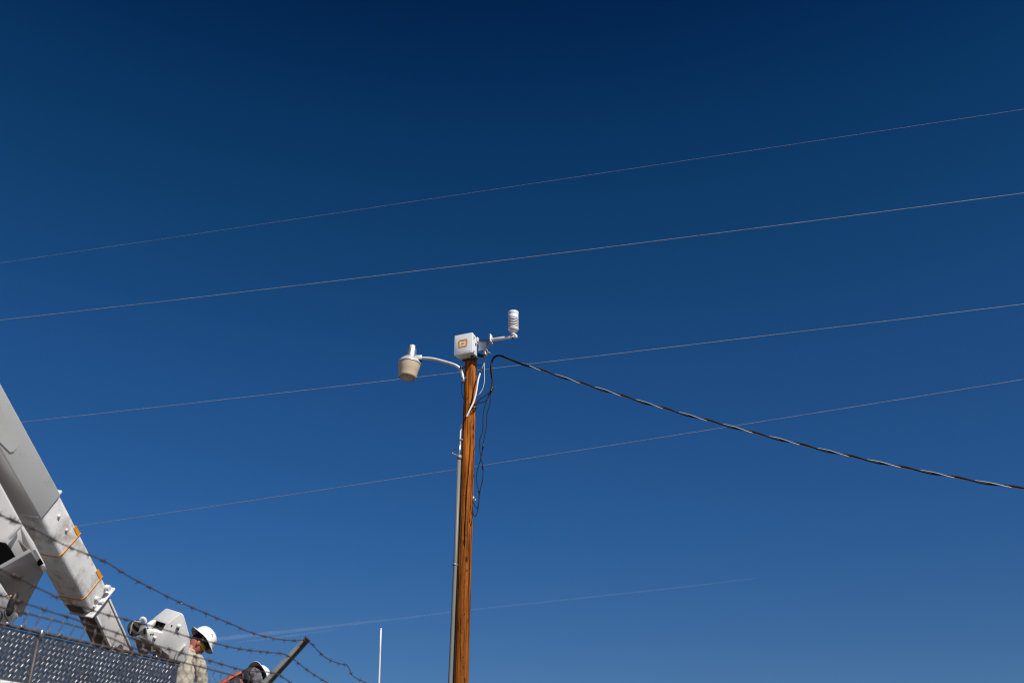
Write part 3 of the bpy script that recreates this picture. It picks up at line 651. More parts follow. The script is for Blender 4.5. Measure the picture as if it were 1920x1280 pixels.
# ------------------------------------------------------------------ boom truck behind the fence
p0, p1 = K(0, 1173, 6.0), None
ZT = p0.z
p1 = at_height(334, 1246, ZT)
te = (p1 - p0); te.z = 0; te.normalize(); tn = Vector((te.y, -te.x, 0))       # along the truck side, outward to the right
tb = PL(0, 1269, p0, tn); PHT = ZT - tb.z
truck = empty('boom_truck', Vector((p0.x, p0.y, 0)) - tn * 1.0, 'white utility boom truck with tread plate side and a folded boom, behind the fence', 'truck')
def TP(s, z, o=0): p = p0 + te * s + tn * o; return Vector((p.x, p.y, z))
SE = (p1 - p0).dot(te); SS = -1.6
sj = (PL(73, 1190, p0, tn) - p0).dot(te)
def plate(a, b, nm='tread_panel'):
    return mesh_obj(nm, bevelled(box(TP(a, ZT - PHT, -.004), te * (b - a), Z * PHT, tn * .004), .001, 1), M['tread'], truck, False)
pa = plate(SS, sj - .004); pb = plate(sj + .004, SE)
# raised lugs: lens shapes, leaning alternately left and right in a checker
def lug(c, a, ln, wd, ht):
    d_ = te * math.cos(a) + Z * math.sin(a); e_ = tn.cross(d_); V = []; n_ = 5
    V.append(c - d_ * ln); top = []; 
    pts = [c - d_ * ln, c - d_ * ln * .5 + e_ * wd, c + d_ * ln * .5 + e_ * wd, c + d_ * ln, c + d_ * ln * .5 - e_ * wd, c - d_ * ln * .5 - e_ * wd, c - d_ * ln * .5 + tn * ht, c + d_ * ln * .5 + tn * ht]
    return pts, [(0, 1, 6), (1, 2, 7, 6), (2, 3, 7), (3, 4, 7), (4, 5, 6, 7), (5, 0, 6)]
PIT = .0365; lv = {0: [], 1: []}
nr = int(PHT / (PIT * .478)); r0 = ZT - .022
for r_ in range(nr):
    z = r0 - r_ * PIT * .478
    if z < ZT - PHT + .012: break
    i0 = int(SS / PIT); i1 = int(SE / PIT)
    for i in range(i0, i1):
        s = (i + .5 * (r_ % 2)) * PIT
        if s > SE - .015 or abs(s - sj) < .016: continue
        q_ = random.uniform(.55, 1.25); lv[0 if s < sj else 1].append(lug(TP(s + random.uniform(-.001, .001), z, .0), R((50 if r_ % 2 == 0 else -50) + random.uniform(-5, 5)), .0175, .0026, (.0021 if r_ % 2 == 0 else .0009) * q_))
for k_, pan in ((0, pa), (1, pb)):
    mesh_obj('tread_lug', join(*lv[k_]), M['lug'], pan, False)['kind'] = 'stuff'
mesh_obj('panel_joint', bevelled(box(TP(sj - .006, ZT - PHT - .005, .0), te * .011, Z * (PHT + .003), tn * .005), .001, 1), M['steel_brown'], truck, False)
# dark top rail with clips
rl = mesh_obj('top_rail', tube([TP(SS, ZT + .012, .01), TP(SE - .02, ZT + .012, .01), TP(SE, ZT + .012, .01)], .0105, 12), M['rail'], truck)
for px, py in ((10, 1172), (36, 1180), (108, 1194), (210, 1219), (290, 1236)):
    q = PL(px, py, p0, tn); s = (q - p0).dot(te)
    mesh_obj('rail_clip', bevelled(cbox(TP(s, ZT + .02, .012), te * .035, Z * .016, tn * .03), .004, 1), M['galv'], truck)
mesh_obj('rail_clamp', bevelled(cbox(TP(sj + .004, ZT + .006, .014), te * .03, Z * .045, tn * .03), .005, 1), M['galv'], truck)
mesh_obj('end_edge', box(TP(SE + .001, ZT - PHT, -.03), te * .004, Z * PHT, tn * .034), M['galv_dull'], truck, False)
# white body side below the plate, with recessed compartment doors
ZB = .75; zb1 = ZT - PHT + .02
mesh_obj('body_side', bevelled(box(TP(SS, ZB, -.5), te * (SE - SS), Z * (zb1 - ZB), tn * .485), .01, 2), M['truck_white'], truck)
for i in range(5):
    a = SS + .03 + i * (SE - SS - .03) / 5
    dr = mesh_obj('compartment_door', bevelled(box(TP(a, ZB + .08, -.017), te * ((SE - SS) / 5 - .03), Z * (zb1 - ZB - .11), tn * .014), .006, 2), M['truck_white'], truck)
    mesh_obj('door_handle', bevelled(cbox(TP(a + .15, zb1 - .35, .006), te * .09, Z * .03, tn * .02), .004, 1), M['dark_metal'], dr)
DZ = 1.62; SD = 7.0
mesh_obj('deck', bevelled(box(TP(SS, DZ - .12, -2.35), te * (SD - SS), Z * .12, tn * 1.83), .01, 1), M['dark_metal'], truck)
mesh_obj('chassis', bevelled(box(TP(SS, .75, -1.85), te * (SD - SS), Z * .28, tn * .9), .02, 1), M['dark_metal'], truck)
for s in (-.6, 4.6, 5.7):
    for o in (-2.2, -.62):
        c = TP(s, .5, o)
        wl = mesh_obj('wheel', lathe([(.30, -.14), (.46, -.14), (.50, -.09), (.50, .09), (.46, .14), (.30, .14)], c, tn, 36), M['black'], truck, auto=35)
        mesh_obj('rim', lathe([(.30, -.12), (.26, -.05), (.10, -.04), (.10, .08), (.26, .09), (.30, .12)], c, tn, 28), M['galv'], wl, auto=35)
# ---- main boom: axis and section found from the edges
def boomsec(nm, Ra, ka, Rb, kb, al, ws_, wb_, m, bev, parent=truck, extra=0, prd=0, seg=3):
    A_, B_ = K(*Ra, ka), K(*Rb, kb); a = (B_ - A_).normalized(); v = (CAM - (A_ + B_) / 2).normalized(); v = (v - a * v.dot(a)).normalized(); p = a.cross(v)
    if p.x < 0: p = -p
    ts = -p * math.cos(al) + v * math.sin(al); tb_ = -p * math.sin(al) - v * math.cos(al)
    ns = p * math.sin(al) + v * math.cos(al); nb = -p * math.cos(al) + v * math.sin(al)
    o = A_ - ts * prd - tb_ * prd * 1.0
    sec = [o, o + ts * (ws_ + 2 * prd), o + ts * (ws_ + 2 * prd) + tb_ * (wb_ + 2 * prd), o + tb_ * (wb_ + 2 * prd)]
    vf = prism(sec, (B_ - A_) + a * extra)
    if nm: ob = mesh_obj(nm, bevelled(vf, bev, seg), M[m], parent, auto=35)
    else: ob = None
    return dict(A=A_, B=B_, a=a, ts=ts, tb=tb_, ns=ns, nb=nb, w=ws_, h=wb_, o=ob, L=(B_ - A_).length)
AL = R(37)
kA, kB, kC, kD = 7.45, 8.65, 9.35, 9.95
ub = boomsec('outer_boom', (-100, 530), kA - .25, (116, 928), kB, AL, .293, .293, 'boom_grey', .02, seg=3)
slv = boomsec('boom_sleeve', (113, 922), kB, (207, 1106), kC, AL, .30, .30, 'boom_white', .055, seg=5)
ib = boomsec('inner_boom', (205.5, 1116), kC, (262, 1243), kD, AL, .232, .21, 'inner_boom', .012, seg=2)
# sleeve collar, end flange
def loop_ring(S_, t, prd, th, nm, m, parent, bev=.004):
    o = S_['A'] + S_['a'] * t - S_['ts'] * prd - S_['tb'] * prd
    vf = prism([o, o + S_['ts'] * (S_['w'] + 2 * prd), o + S_['ts'] * (S_['w'] + 2 * prd) + S_['tb'] * (S_['h'] + 2 * prd), o + S_['tb'] * (S_['h'] + 2 * prd)], S_['a'] * th)
    return mesh_obj(nm, bevelled(vf, bev, 2), M[m], parent, auto=35)
loop_ring(slv, -.012, .012, .022, 'collar', 'truck_white', truck)
fo = slv['A'] + slv['a'] * (slv['L'] - .006) - slv['ts'] * .035 - slv['tb'] * .032
mesh_obj('end_flange', bevelled(box(fo, slv['ts'] * (slv['w'] + .06), slv['tb'] * (slv['h'] - .04), slv['a'] * .022), .009, 3), M['truck_white'], truck, auto=35)
def on_side(S_, t, c, out=0): return S_['A'] + S_['a'] * t + S_['ts'] * c + S_['ns'] * out
def on_bot(S_, t, c, out=0): return S_['A'] + S_['a'] * t + S_['ts'] * S_['w'] + S_['tb'] * c + S_['nb'] * out
def tape(S_, t, wd=.014):
    rc = .055; w_, h_ = S_['w'], S_['h']; pts = []
    pts += [(on_side(S_, t, .004, .0), S_['ns']), (on_side(S_, t, w_ - rc, 0), S_['ns'])]
    for i in range(1, 8):
        q = PI / 2 * i / 8; c0 = S_['A'] + S_['a'] * t + S_['ts'] * (w_ - rc) + S_['tb'] * rc; nn = S_['ns'] * math.cos(q) + S_['ts'] * math.sin(q); pts.append((c0 + nn * rc, nn))
    pts += [(on_bot(S_, t, rc, 0), S_['nb']), (on_bot(S_, t, h_ - .03, 0), S_['nb'])]
    V = []; Fc = []
    for p, n_ in pts: V += [p + n_ * .0005, p + n_ * .0035, p + n_ * .0035 + S_['a'] * wd, p + n_ * .0005 + S_['a'] * wd]
    for i in range(len(pts) - 1):
        for j in range(4):
            k_ = (j + 1) % 4; Fc.append((i * 4 + j, i * 4 + k_, i * 4 + 4 + k_, i * 4 + 4 + j))
    t0 = mesh_obj('marking_tape', (V, Fc), M['tape'], truck)
    o = on_side(S_, t - .10, .012, .0005)
    mesh_obj('tape_flag', box(o, S_['a'] * .10, S_['ts'] * .035, S_['ns'] * .003), M['tape'], truck, False)
def t_of(S_, px, py):
    q = PL(px, py, S_['A'], S_['ns']); return (q - S_['A']).dot(S_['a'])
t1, t2 = t_of(slv, 149, 1000), t_of(slv, 190, 1081)
tape(slv, t1); tape(slv, t2)
def side_px(S_, px, py, out=.0): q = PL(px, py, S_['A'] + S_['ns'] * out, S_['ns']); return q
for px, py in ((110, 967), (124, 993)):
    q = side_px(slv, px, py); mesh_obj('boss', lathe([(.017, 0), (.014, .012), (.006, .018)], q, slv['ns'], 14), M['truck_white'], truck)
# pin, bolts near the end flange
for px, py, r_, h_ in ((198.5, 1101, .029, .045), (180, 1122, .022, .03), (187, 1128, .02, .035), (176, 1136, .012, .018)):
    q = side_px(slv, px, py); mesh_obj('pin', lathe([(r_, 0), (r_, h_ * .7), (r_ * .8, h_), (r_ * .3, h_)], q, slv['ns'], 18), M['truck_white'], truck, auto=40)
# added brown pad, painting in the dark shading under the sleeve's end
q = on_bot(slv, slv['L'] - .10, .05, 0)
mesh_obj('sleeve_end_shade', bevelled(box(q, slv['a'] * .08, slv['tb'] * .17, slv['nb'] * .014), .006, 2), M['grimy_shade'], truck)
# gusset plate on the upper boom
mesh_obj('gusset_plate', prism([side_px(ub, *c, .002) for c in ((-110, 742), (-40, 800), (0, 829), (18, 847), (25, 846), (31, 838), (34, 828), (0, 760), (-60, 650))], ub['ns'] * .006), M['boom_grey'], truck, False)
# lengthwise lip on the inner boom
mesh_obj('boom_lip', bevelled(box(on_side(ib, .01, .012, 0), ib['a'] * (ib['L'] - .02), ib['ts'] * .02, ib['ns'] * .008), .003, 1), M['inner_boom'], truck)
mesh_obj('boom_lip', bevelled(box(on_side(ib, .01, ib['w'] - .03, 0), ib['a'] * (ib['L'] - .02), ib['ts'] * .02, ib['ns'] * .006), .003, 1), M['inner_boom'], truck)

mesh_obj('boom_underside_shade', bevelled(box(on_bot(ib, .005, .012, 0), ib['a'] * (ib['L'] - .01), ib['tb'] * (ib['h'] - .024), ib['nb'] * .006), .002, 1), M['grimy_shade'], truck)  # added plate: underside shade painted as dark brown, with grime

# ---- lower boom, turret plate and knuckle at the left edge
def slab(nm, px_k, off, m, bev=.012, parent=truck, seg=2):
    if not isinstance(off, Vector): off = ray(max(c[0] for c in px_k), sum(c[1] for c in px_k) / len(px_k)) * off
    return mesh_obj(nm, bevelled(prism([K(*c) for c in px_k], off), bev, seg), M[m], parent, auto=35)
back = .30
slab('lower_boom', [(-170, 600, 7.3), (7.5, 921, 7.75), (41, 983, 7.85), (63, 1018, 7.92), (86, 1063, 8.0), (81, 1069, 8.0), (58, 1036, 7.95), (0, 1066, 7.85), (-170, 1150, 7.5)], back, 'truck_white', .014)
slab('boom_flange', [(40, 979, 7.83), (43, 985, 7.84), (21, 1010, 7.80), (17, 1006, 7.79)], -CF * .03, 'truck_white', .004)
slab('painted_opening', [(-60, 1008, 7.62), (0, 1015, 7.76), (11, 1017, 7.77), (20, 1027, 7.78), (28, 1041, 7.80), (38, 1050, 7.84), (0, 1069, 7.80), (-60, 1098, 7.65)], -CF * .012, 'recess_black', .002, seg=1)  # black panel on the surface, painting in the dark of an opening
slab('painted_gusset_opening', [(35, 1010, 7.83), (40, 1014, 7.84), (57, 1032, 7.88), (49, 1037, 7.88), (44, 1030, 7.86)], -CF * .02, 'steel_brown', .003, seg=1)  # brown panel painting in the dark of a gusset hole
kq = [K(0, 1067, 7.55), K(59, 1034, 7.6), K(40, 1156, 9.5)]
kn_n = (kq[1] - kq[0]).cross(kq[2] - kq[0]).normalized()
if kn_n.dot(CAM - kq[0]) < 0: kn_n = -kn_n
mesh_obj('knuckle_plate', bevelled(prism([PL(*c, kq[0], kn_n) for c in ((59, 1034), (70, 1052), (82.5, 1072.5), (62, 1112), (40, 1156), (0, 1150), (-90, 1120), (0, 1067))], -kn_n * .03), .006, 2), M['shaded_grey'], truck, auto=35)  # plate lies in shade; its darker grey paints that shade in
slab('knuckle_lug', [(60, 1031, 7.55), (66, 1029, 7.56), (76, 1046, 7.62), (70, 1050, 7.64)], .06, 'truck_white', .004)
slab('knuckle_lug', [(76.5, 1063, 7.70), (83, 1059, 7.70), (88, 1066, 7.74), (82, 1073, 7.76)], .06, 'truck_white', .004)
slab('painted_slot', [(70, 1052, 7.64), (75, 1045, 7.62), (82, 1056, 7.68), (73, 1061, 7.70), (70, 1058, 7.67)], .04, 'recess_black', .004)  # solid black block painting in the dark of a notch
slab('turret_casting', [(-120, 1060, 7.2), (0, 1092, 7.4), (10, 1108, 7.42), (17, 1118, 7.43), (22, 1140, 7.45), (34, 1152, 7.46), (33, 1158, 7.47), (20, 1168, 7.47), (-30, 1190, 7.45), (-120, 1230, 7.4)], .22, 'truck_white', .010)
Mx = Matrix.Rotation(R(8), 3, 'Y')
mesh_obj('grommet', sphere(K(23, 1132, 7.32), .043, 18, 12, (.72, .9, 2.1), Mx), M['black'], truck)
mesh_obj('grommet_tab', sphere(K(20.5, 1117.5, 7.34), .011, 10, 8), M['tape'], truck)
mesh_obj('grommet', sphere(K(-3, 1158, 7.36), .035, 18, 12, (.7, .8, 1.5), Mx), M['black'], truck)
for pts in ([(-20, 1110, 7.38), (0, 1115, 7.385), (8, 1117.5, 7.38), (17, 1113, 7.35)], [(10, 1143, 7.40), (8, 1150, 7.40), (11, 1158, 7.41), (18, 1168, 7.45)], [(-20, 1138, 7.38), (0, 1138, 7.39), (14, 1140, 7.38)]):
    mesh_obj('hose', tube(spline([K(*c) for c in pts], 6), .0035, 6), M['dark_metal'], truck)
# pedestal down to the deck (below the frame) and knuckle joining the booms (left of the frame)
pc = K(-110, 1150, 7.7)
mesh_obj('pedestal', bevelled(box(Vector((pc.x - .25, pc.y - .25, DZ - .01)), (.5, 0, 0), (0, .5, 0), (0, 0, pc.z - DZ + .1)), .03, 2), M['truck_white'], truck)
kn = K(-130, 640, 7.45)
mesh_obj('elbow', lathe([(.30, -.25), (.34, -.22), (.34, .22), (.30, .25)], kn, CF, 36), M['truck_white'], truck, auto=35)

# ---- boom tip head: white casting, its window painted in as a black panel
kh = 9.75
Fpoly = [(283, 1179), (305.5, 1184.5), (313.8, 1168), (339.5, 1147.3), (345.5, 1152.5), (351, 1172), (358, 1197), (356.3, 1211), (352.5, 1236), (337, 1251.5), (318, 1240), (300, 1215), (276, 1200), (278, 1188)]
def tk(x, y): return kh + (358 - x) * -.0022
fpts = [K(x, y, tk(x, y)) for x, y in Fpoly]
offH = K(286, 1158.5, kh + .12) - K(313.8, 1168, tk(313.8, 1168))
head = mesh_obj('boom_head', bevelled(prism(fpts, offH), .016, 3), M['truck_white'], truck, auto=35)
n1 = offH.normalized(); e_bc = fpts[2] - fpts[1]
nrm = e_bc.cross(n1).normalized()
if nrm.dot(CAM - fpts[1]) < 0: nrm = -nrm
def hp(a, b, out): return fpts[1] + e_bc * a + offH * b + nrm * out
mesh_obj('painted_window', prism([hp(.14, .10, -.01), hp(.92, .08, -.01), hp(.90, .76, -.01), hp(.30, .84, -.01)], nrm * .016), M['recess_black'], truck, False)  # black panel painting in the dark of the window
fnrm = (fpts[3] - fpts[2]).cross(fpts[6] - fpts[2]).normalized()
if fnrm.dot(CAM - fpts[2]) < 0: fnrm = -fnrm
def fp(x, y, out=0): return PL(x, y, fpts[2] + fnrm * out, fnrm)
for (x0, y0, x1, y1, r_) in ((336.5, 1170, 333.3, 1177, .017), (291.5, 1192, 289, 1197, .016)):
    mesh_obj('head_slot', tube([fp(x0, y0, .002), fp(x1, y1, .002)], r_, 12), M['truck_white'], truck)
    mesh_obj('painted_head_hole', lathe([(.008, 0), (.006, .006)], fp(x1 + 1.2, y1 + 2.0, .004), fnrm, 12), M['recess_black'], truck)  # black stud painting in a dark hole
mesh_obj('head_web', bevelled(prism([fp(*c, .0) for c in ((345, 1206.5), (348.5, 1207.5), (334, 1223), (328.5, 1240), (325, 1238), (331, 1220))], fnrm * .03), .006, 2), M['truck_white'], truck)
for x, y in ((287, 1188), (322, 1172), (283, 1188)):
    mesh_obj('rivet', lathe([(.008, 0), (.006, .005)], fp(x, y, 0), fnrm, 10), M['dark_metal'], truck)
# underside and rollers
slab('head_underside', [(252, 1196, 9.65), (276, 1201, 9.6), (300, 1214, 9.62), (318, 1228, 9.65), (319, 1234, 9.66), (308, 1240, 9.66), (294, 1236, 9.66), (290, 1226, 9.65), (272, 1222, 9.65), (259, 1222, 9.65)], .16, 'steel_brown', .012)
mesh_obj('roller', cyl(K(262, 1219, 9.58), K(276, 1224, 9.58), .036, 20, .006), M['dark_metal'], truck)
mesh_obj('roller_cap', sphere(K(267.5, 1217, 9.53), .014, 10, 8), M['galv'], truck)
slab('clevis_tab', [(286, 1226, 9.55), (293, 1222, 9.55), (290.5, 1232, 9.56), (287, 1231, 9.56)], .05, 'recess_black', .004)
slab('clevis_light', [(283, 1216, 9.54), (292, 1219, 9.54), (290, 1222, 9.55), (283, 1220, 9.55)], .05, 'truck_white', .003)
# sheave and bracket at the left of the head
sc_ = K(254.5, 1177, 9.55); sax = (Vector((.82, -.52, .12))).normalized()
sh = mesh_obj('sheave', lathe([(.062, -.034), (.074, -.030), (.066, -.012), (.058, 0), (.066, .012), (.074, .030), (.062, .034)], sc_, sax, 32), M['dark_metal'], truck, auto=40)
mesh_obj('sheave_groove', lathe([(.0595, -.008), (.0615, -.004), (.0615, .004), (.0595, .008)], sc_, sax, 28, False, False), M['steel_brown'], sh)
slab('sheave_guard', [(245.5, 1172, 9.46), (248, 1166, 9.46), (252, 1162.5, 9.47), (261, 1163.5, 9.48), (268, 1168, 9.5), (266, 1170, 9.5), (259, 1166.5, 9.48), (252, 1165.5, 9.47), (248.5, 1170, 9.46), (245, 1188, 9.46), (242.5, 1186, 9.46)], .03, 'truck_white', .003)
slab('head_bracket', [(263, 1171, 9.5), (270, 1169, 9.5), (275, 1176, 9.52), (277, 1186, 9.54), (274, 1196, 9.56), (262, 1189, 9.52), (255, 1187, 9.5), (260, 1183, 9.5)], .08, 'truck_white', .006)
slab('painted_bracket_hole', [(269, 1178, 9.49), (273, 1176, 9.49), (274, 1184, 9.51), (271, 1190, 9.52), (269, 1187, 9.5)], .03, 'dark_metal', .003)  # dark slab painting in the shade inside a bracket hole
ring_pts = [K(267.8 + 5.4 * math.cos(t), 1164.5 - 6.8 * math.sin(t), 9.56) for t in [R(a) for a in range(-25, 206, 15)]]
mesh_obj('lifting_eye', tube(ring_pts, .0135, 10), M['truck_white'], truck)
mesh_obj('head_nose', bevelled(prism([K(274, 1167.5, 9.62), K(280, 1166.5, 9.64), K(286, 1167.5, 9.65), K(283, 1180, 9.64), K(276, 1177, 9.62)], CF * .12), .012, 2), M['truck_white'], truck)

# ------------------------------------------------------------------ people
def skin_mesh(joints, bones, sub=2, root=0):
    me = bpy.data.meshes.new('tmp'); me.from_pydata([tuple(j[0]) for j in joints], bones, [])
    o = bpy.data.objects.new('tmp', me); COL.objects.link(o)
    md = o.modifiers.new('skin', 'SKIN'); md.use_smooth_shade = True
    for i, j in enumerate(joints):
        r_ = j[1]; me.skin_vertices[0].data[i].radius = r_ if isinstance(r_, tuple) else (r_, r_)
    me.skin_vertices[0].data[root].use_root = True
    sb_ = o.modifiers.new('sub', 'SUBSURF'); sb_.levels = sub; sb_.render_levels = sub
    dg = bpy.context.evaluated_depsgraph_get(); ev = o.evaluated_get(dg); m2 = ev.to_mesh()
    out = ([v.co.copy() for v in m2.vertices], [tuple(p.vertices) for p in m2.polygons]); ev.to_mesh_clear()
    bpy.data.objects.remove(o); bpy.data.meshes.remove(me); return out
def wrinkle(vf, amp, f, seed, st=(1, 1, 1)):
    v, q = vf; out = []; c = sum((Vector(p) for p in v), Vector()) / len(v)
    for p in v:
        n_ = noise.noise((p.x * f * st[0] + seed, p.y * f * st[1], p.z * f * st[2])) + .5 * noise.noise((p.x * f * 2.1 + seed, p.y * f * 2.1, p.z * f * 2.1))
        d_ = Vector((p.x - c.x, p.y - c.y, 0)); d_ = d_.normalized() if d_.length > .01 else Vector()
        out.append(Vector(p) + d_ * (amp * n_))
    return out, q
def smooth_faces(head_c, fwd, rt, upv, scale=1.0):
    """a head: skull, jaw, nose, brow, ears, in one surface"""
    v, f = sphere((0, 0, 0), 1, 28, 22); out = []
    for p in v:
        x, y, z = p.x, p.y, p.z          # x right, y forward, z up
        q = Vector((x * .076, y * .098, z * .118))
        if z < 0: q.x *= 1 - .28 * (-z) ** 1.5; q.y = q.y * (1 - .16 * (-z)) + .012 * (-z)
        if y > .6 and abs(x) < .28 and -.35 < z < .12: q.y += .024 * (1 - abs(x) / .28) * (.12 - z) / .47
        if y > .5 and -.75 < z < -.5 and abs(x) < .4: q.y += .006
        if y > .6 and .0 < z < .22: q.y += .006
        if y > .6 and .12 < abs(x) < .5 and -.02 < z < .12: q.y -= .010
        out.append(head_c + (rt * q.x + fwd * q.y + upv * q.z) * scale)
    return out, f
def ear(c, fwd, rt, upv, s):
    v, f = sphere((0, 0, 0), 1, 12, 8); out = []
    for p in v:
        q = Vector((p.x * .012, p.y * .019, p.z * .032))
        q.x += .006 * max(0, -p.y)
        out.append(c + rt * (s * (.004 + q.x)) + fwd * q.y + upv * q.z)
    return out, f
def hard_hat(parent, hc, fwd, rt, upv):
    """full-brim hat; hc is the head centre"""
    n_ = 40; V = []; Fc = []
    def pt(a, r_, h, egg=1.0): return hc + rt * (math.sin(a) * r_ * .90) + fwd * (math.cos(a) * r_ * 1.06) + upv * h
    prof = [(.172, .050), (.174, .054), (.168, .060), (.135, .072), (.131, .085), (.128, .11), (.117, .145), (.095, .176), (.062, .196), (.028, .205), (.002, .207)]
    for r_, h in prof:
        for j in range(n_):
            a = 2 * PI * j / n_; hh = h + (.006 * math.cos(4 * a) if r_ > .15 else 0)
            if .05 < r_ < .13 and min(abs(math.sin(a)), 1) < .12: hh += .006
            V.append(pt(a, r_, hh))
    for i in range(len(prof) - 1):
        for j in range(n_):
            k_ = (j + 1) % n_; Fc.append((i * n_ + j, i * n_ + k_, (i + 1) * n_ + k_, (i + 1) * n_ + j))
    Fc.append(tuple((len(prof) - 1) * n_ + j for j in range(n_)))
    hh_ = mesh_obj('hard_hat', (V, Fc), M['hat'], parent, auto=60)
    V = []; Fc = []
    for r_, h in [(.171, .0485), (.133, .066), (.124, .075), (.115, .13), (.06, .185)]:
        for j in range(n_): a = 2 * PI * j / n_; V.append(pt(a, r_, h + (.006 * math.cos(4 * a) if r_ > .15 else 0)))
    for i in range(4):
        for j in range(n_): k_ = (j + 1) % n_; Fc.append((i * n_ + j, i * n_ + k_, (i + 1) * n_ + k_, (i + 1) * n_ + j))
    mesh_obj('brim_lining', (V, Fc), M['hat_under'], hh_)
    sb2 = []
    for j in range(17): a = 2 * PI * j / 16; sb2.append(pt(a, .106, .052 - .012 * math.cos(a)))
    mesh_obj('suspension_band', tube(sb2, .010, 8, False), M['black'], hh_)
    return hh_
def hand(wr, dirv, pn, side_v):
    """a palm with five curled fingers, one skinned piece"""
    dirv = dirv.normalized(); sv = (side_v - dirv * side_v.dot(dirv)).normalized(); n_ = dirv.cross(sv)
    J = [(wr, .026), (wr + dirv * .05, (.036, .017)), (wr + dirv * .09, (.038, .015))]; Bn = [(0, 1), (1, 2)]
    for i, (o, ln) in enumerate(((-.030, .062), (-.010, .075), (.010, .078), (.030, .070))):
        b0 = wr + dirv * .088 + sv * o; b1 = b0 + dirv * ln * .45 + n_ * .008; b2 = b1 + dirv * ln * .25 + n_ * ln * .3; b3 = b2 + n_ * ln * .25 - dirv * .004
        k_ = len(J); J += [(b0, .0105), (b1, .0095), (b2, .009), (b3, .0075)]; Bn += [(2, k_), (k_, k_ + 1), (k_ + 1, k_ + 2), (k_ + 2, k_ + 3)]
    b0 = wr + dirv * .03 + sv * .03; b1 = b0 + dirv * .03 + sv * .025 + n_ * .012; b2 = b1 + dirv * .03 + n_ * .014
    k_ = len(J); J += [(b0, .014), (b1, .012), (b2, .009)]; Bn += [(1, k_), (k_, k_ + 1), (k_ + 1, k_ + 2)]
    return skin_mesh(J, Bn, 1, 0)
def person(label, hc, foot_z, f_t, lean, f_h, tilt, roll, look):
    """hc: head centre; f_t: facing of the torso; lean: forward bend in degrees; f_h, tilt, roll: facing and nod of the head"""
    ft = Vector((math.sin(f_t), math.cos(f_t), 0)); rt = Vector((ft.y, -ft.x, 0))
    sp = (Z * math.cos(lean) + ft * math.sin(lean))                       # up along the spine
    ff = Vector((math.sin(f_h), math.cos(f_h), 0)); rr = Vector((ff.y, -ff.x, 0))
    Q = Matrix.Rotation(roll, 3, ff) @ Matrix.Rotation(-tilt, 3, rr)
    hf, hr, hu = Q @ ff, Q @ rr, Q @ Z
    neck_top = hc - hu * .085 - hf * .02
    neck = neck_top - (sp * .6 + hu * .4).normalized() * look.get('neck', .085)
    chest = neck - sp * .20; waist = neck - sp * .42; pel = neck - sp * .56
    root = Vector((pel.x, pel.y, foot_z))
    P = empty('person', root, label, 'person')
    v1, f1_ = smooth_faces(hc, hf, hr, hu)
    sh_ = .172
    SL, SR = neck - sp * look.get('sh', .066) - rt * sh_, neck - sp * look.get('sh', .066) + rt * sh_
    hipL, hipR = pel - rt * .10, pel + rt * .10
    L_ = pel.z - foot_z
    legs = []
    for s, hp_ in ((-1, hipL), (1, hipR)):
        kn_ = Vector((hp_.x, hp_.y, foot_z + L_ * .54)) + rt * s * .03 + ft * .05; an = Vector((hp_.x, hp_.y, foot_z + .09)) + rt * s * .05 - ft * .02
        legs += [(kn_, .062), (an, .045)]
    # body as one continuous surface: legs, trunk, arms, neck
    armv = look['arms']
    J = [(pel, (.135, .095)), (waist, (.128, .09)), (chest, (.145, .10)), (neck - sp * .05, (.085, .068)), (neck, .060), (neck_top, .056), (hc - hu * .05, .05)]
    Bn = [(0, 1), (1, 2), (2, 3), (3, 4), (4, 5), (5, 6)]
    for s, Sv, (el, wr) in ((-1, SL, armv[0]), (1, SR, armv[1])):
        e_ = Sv + rt * el[0] + ft * el[1] + Z * el[2]; w_ = e_ + rt * wr[0] + ft * wr[1] + Z * wr[2]
        k_ = len(J); J += [(Sv, .052), (e_, .034), (w_, .027)]; Bn += [(3, k_), (k_, k_ + 1), (k_ + 1, k_ + 2)]
        J_h = hand(w_, w_ - e_, None, rt * (-s))
        mesh_obj('hand', J_h, M['skin'], P)
        legs.append((e_, w_, Sv))
    for i, hp_ in enumerate((hipL, hipR)):
        k_ = len(J); J += [(hp_, .098), legs[2 * i], legs[2 * i + 1]]; Bn += [(0, k_), (k_, k_ + 1), (k_ + 1, k_ + 2)]
        an = legs[2 * i + 1][0]
        mesh_obj('boot', skin_mesh([(an + Z * .06, .055), (an - Z * .03, .055), (an - Z * .045 + ft * .10, .05), (an - Z * .05 + ft * .19, .042)], [(0, 1), (1, 2), (2, 3)], 2), M['leather'], P)
    body = skin_mesh(J, Bn, 2)
    mb = mesh_obj('body', body, M['skin'], P)
    mesh_obj('head', (v1, f1_), M['skin'], P)
    for s in (-1, 1): mesh_obj('ear', ear(hc + hr * (s * .076) - hf * .006 - hu * .012, hf, hr, hu, s), M['skin'], P)
    for s in (-1, 1): mesh_obj('eye', sphere(hc + hr * (s * .031) + hf * .088 + hu * .004, .012, 10, 8), M['hat'], P)
    # hair: a cap over the back of the skull
    hv, hfc = sphere((0, 0, 0), 1, 24, 16); keep = []; hvv = []
    for p in hv: hvv.append(hc + hr * (p.x * .081) + hf * (p.y * .103 - .004) + hu * (p.z * .122 + .004))
    for q in hfc:
        c = sum((hv[i] for i in q), Vector()) / len(q)
        if (c.z > .25 and c.y < .8) or (c.y < -.05 and c.z > look['hairline']): keep.append(q)
    mesh_obj('hair', (hvv, keep), M['hair'], P)
    # shirt: trunk and sleeves
    k0 = .012
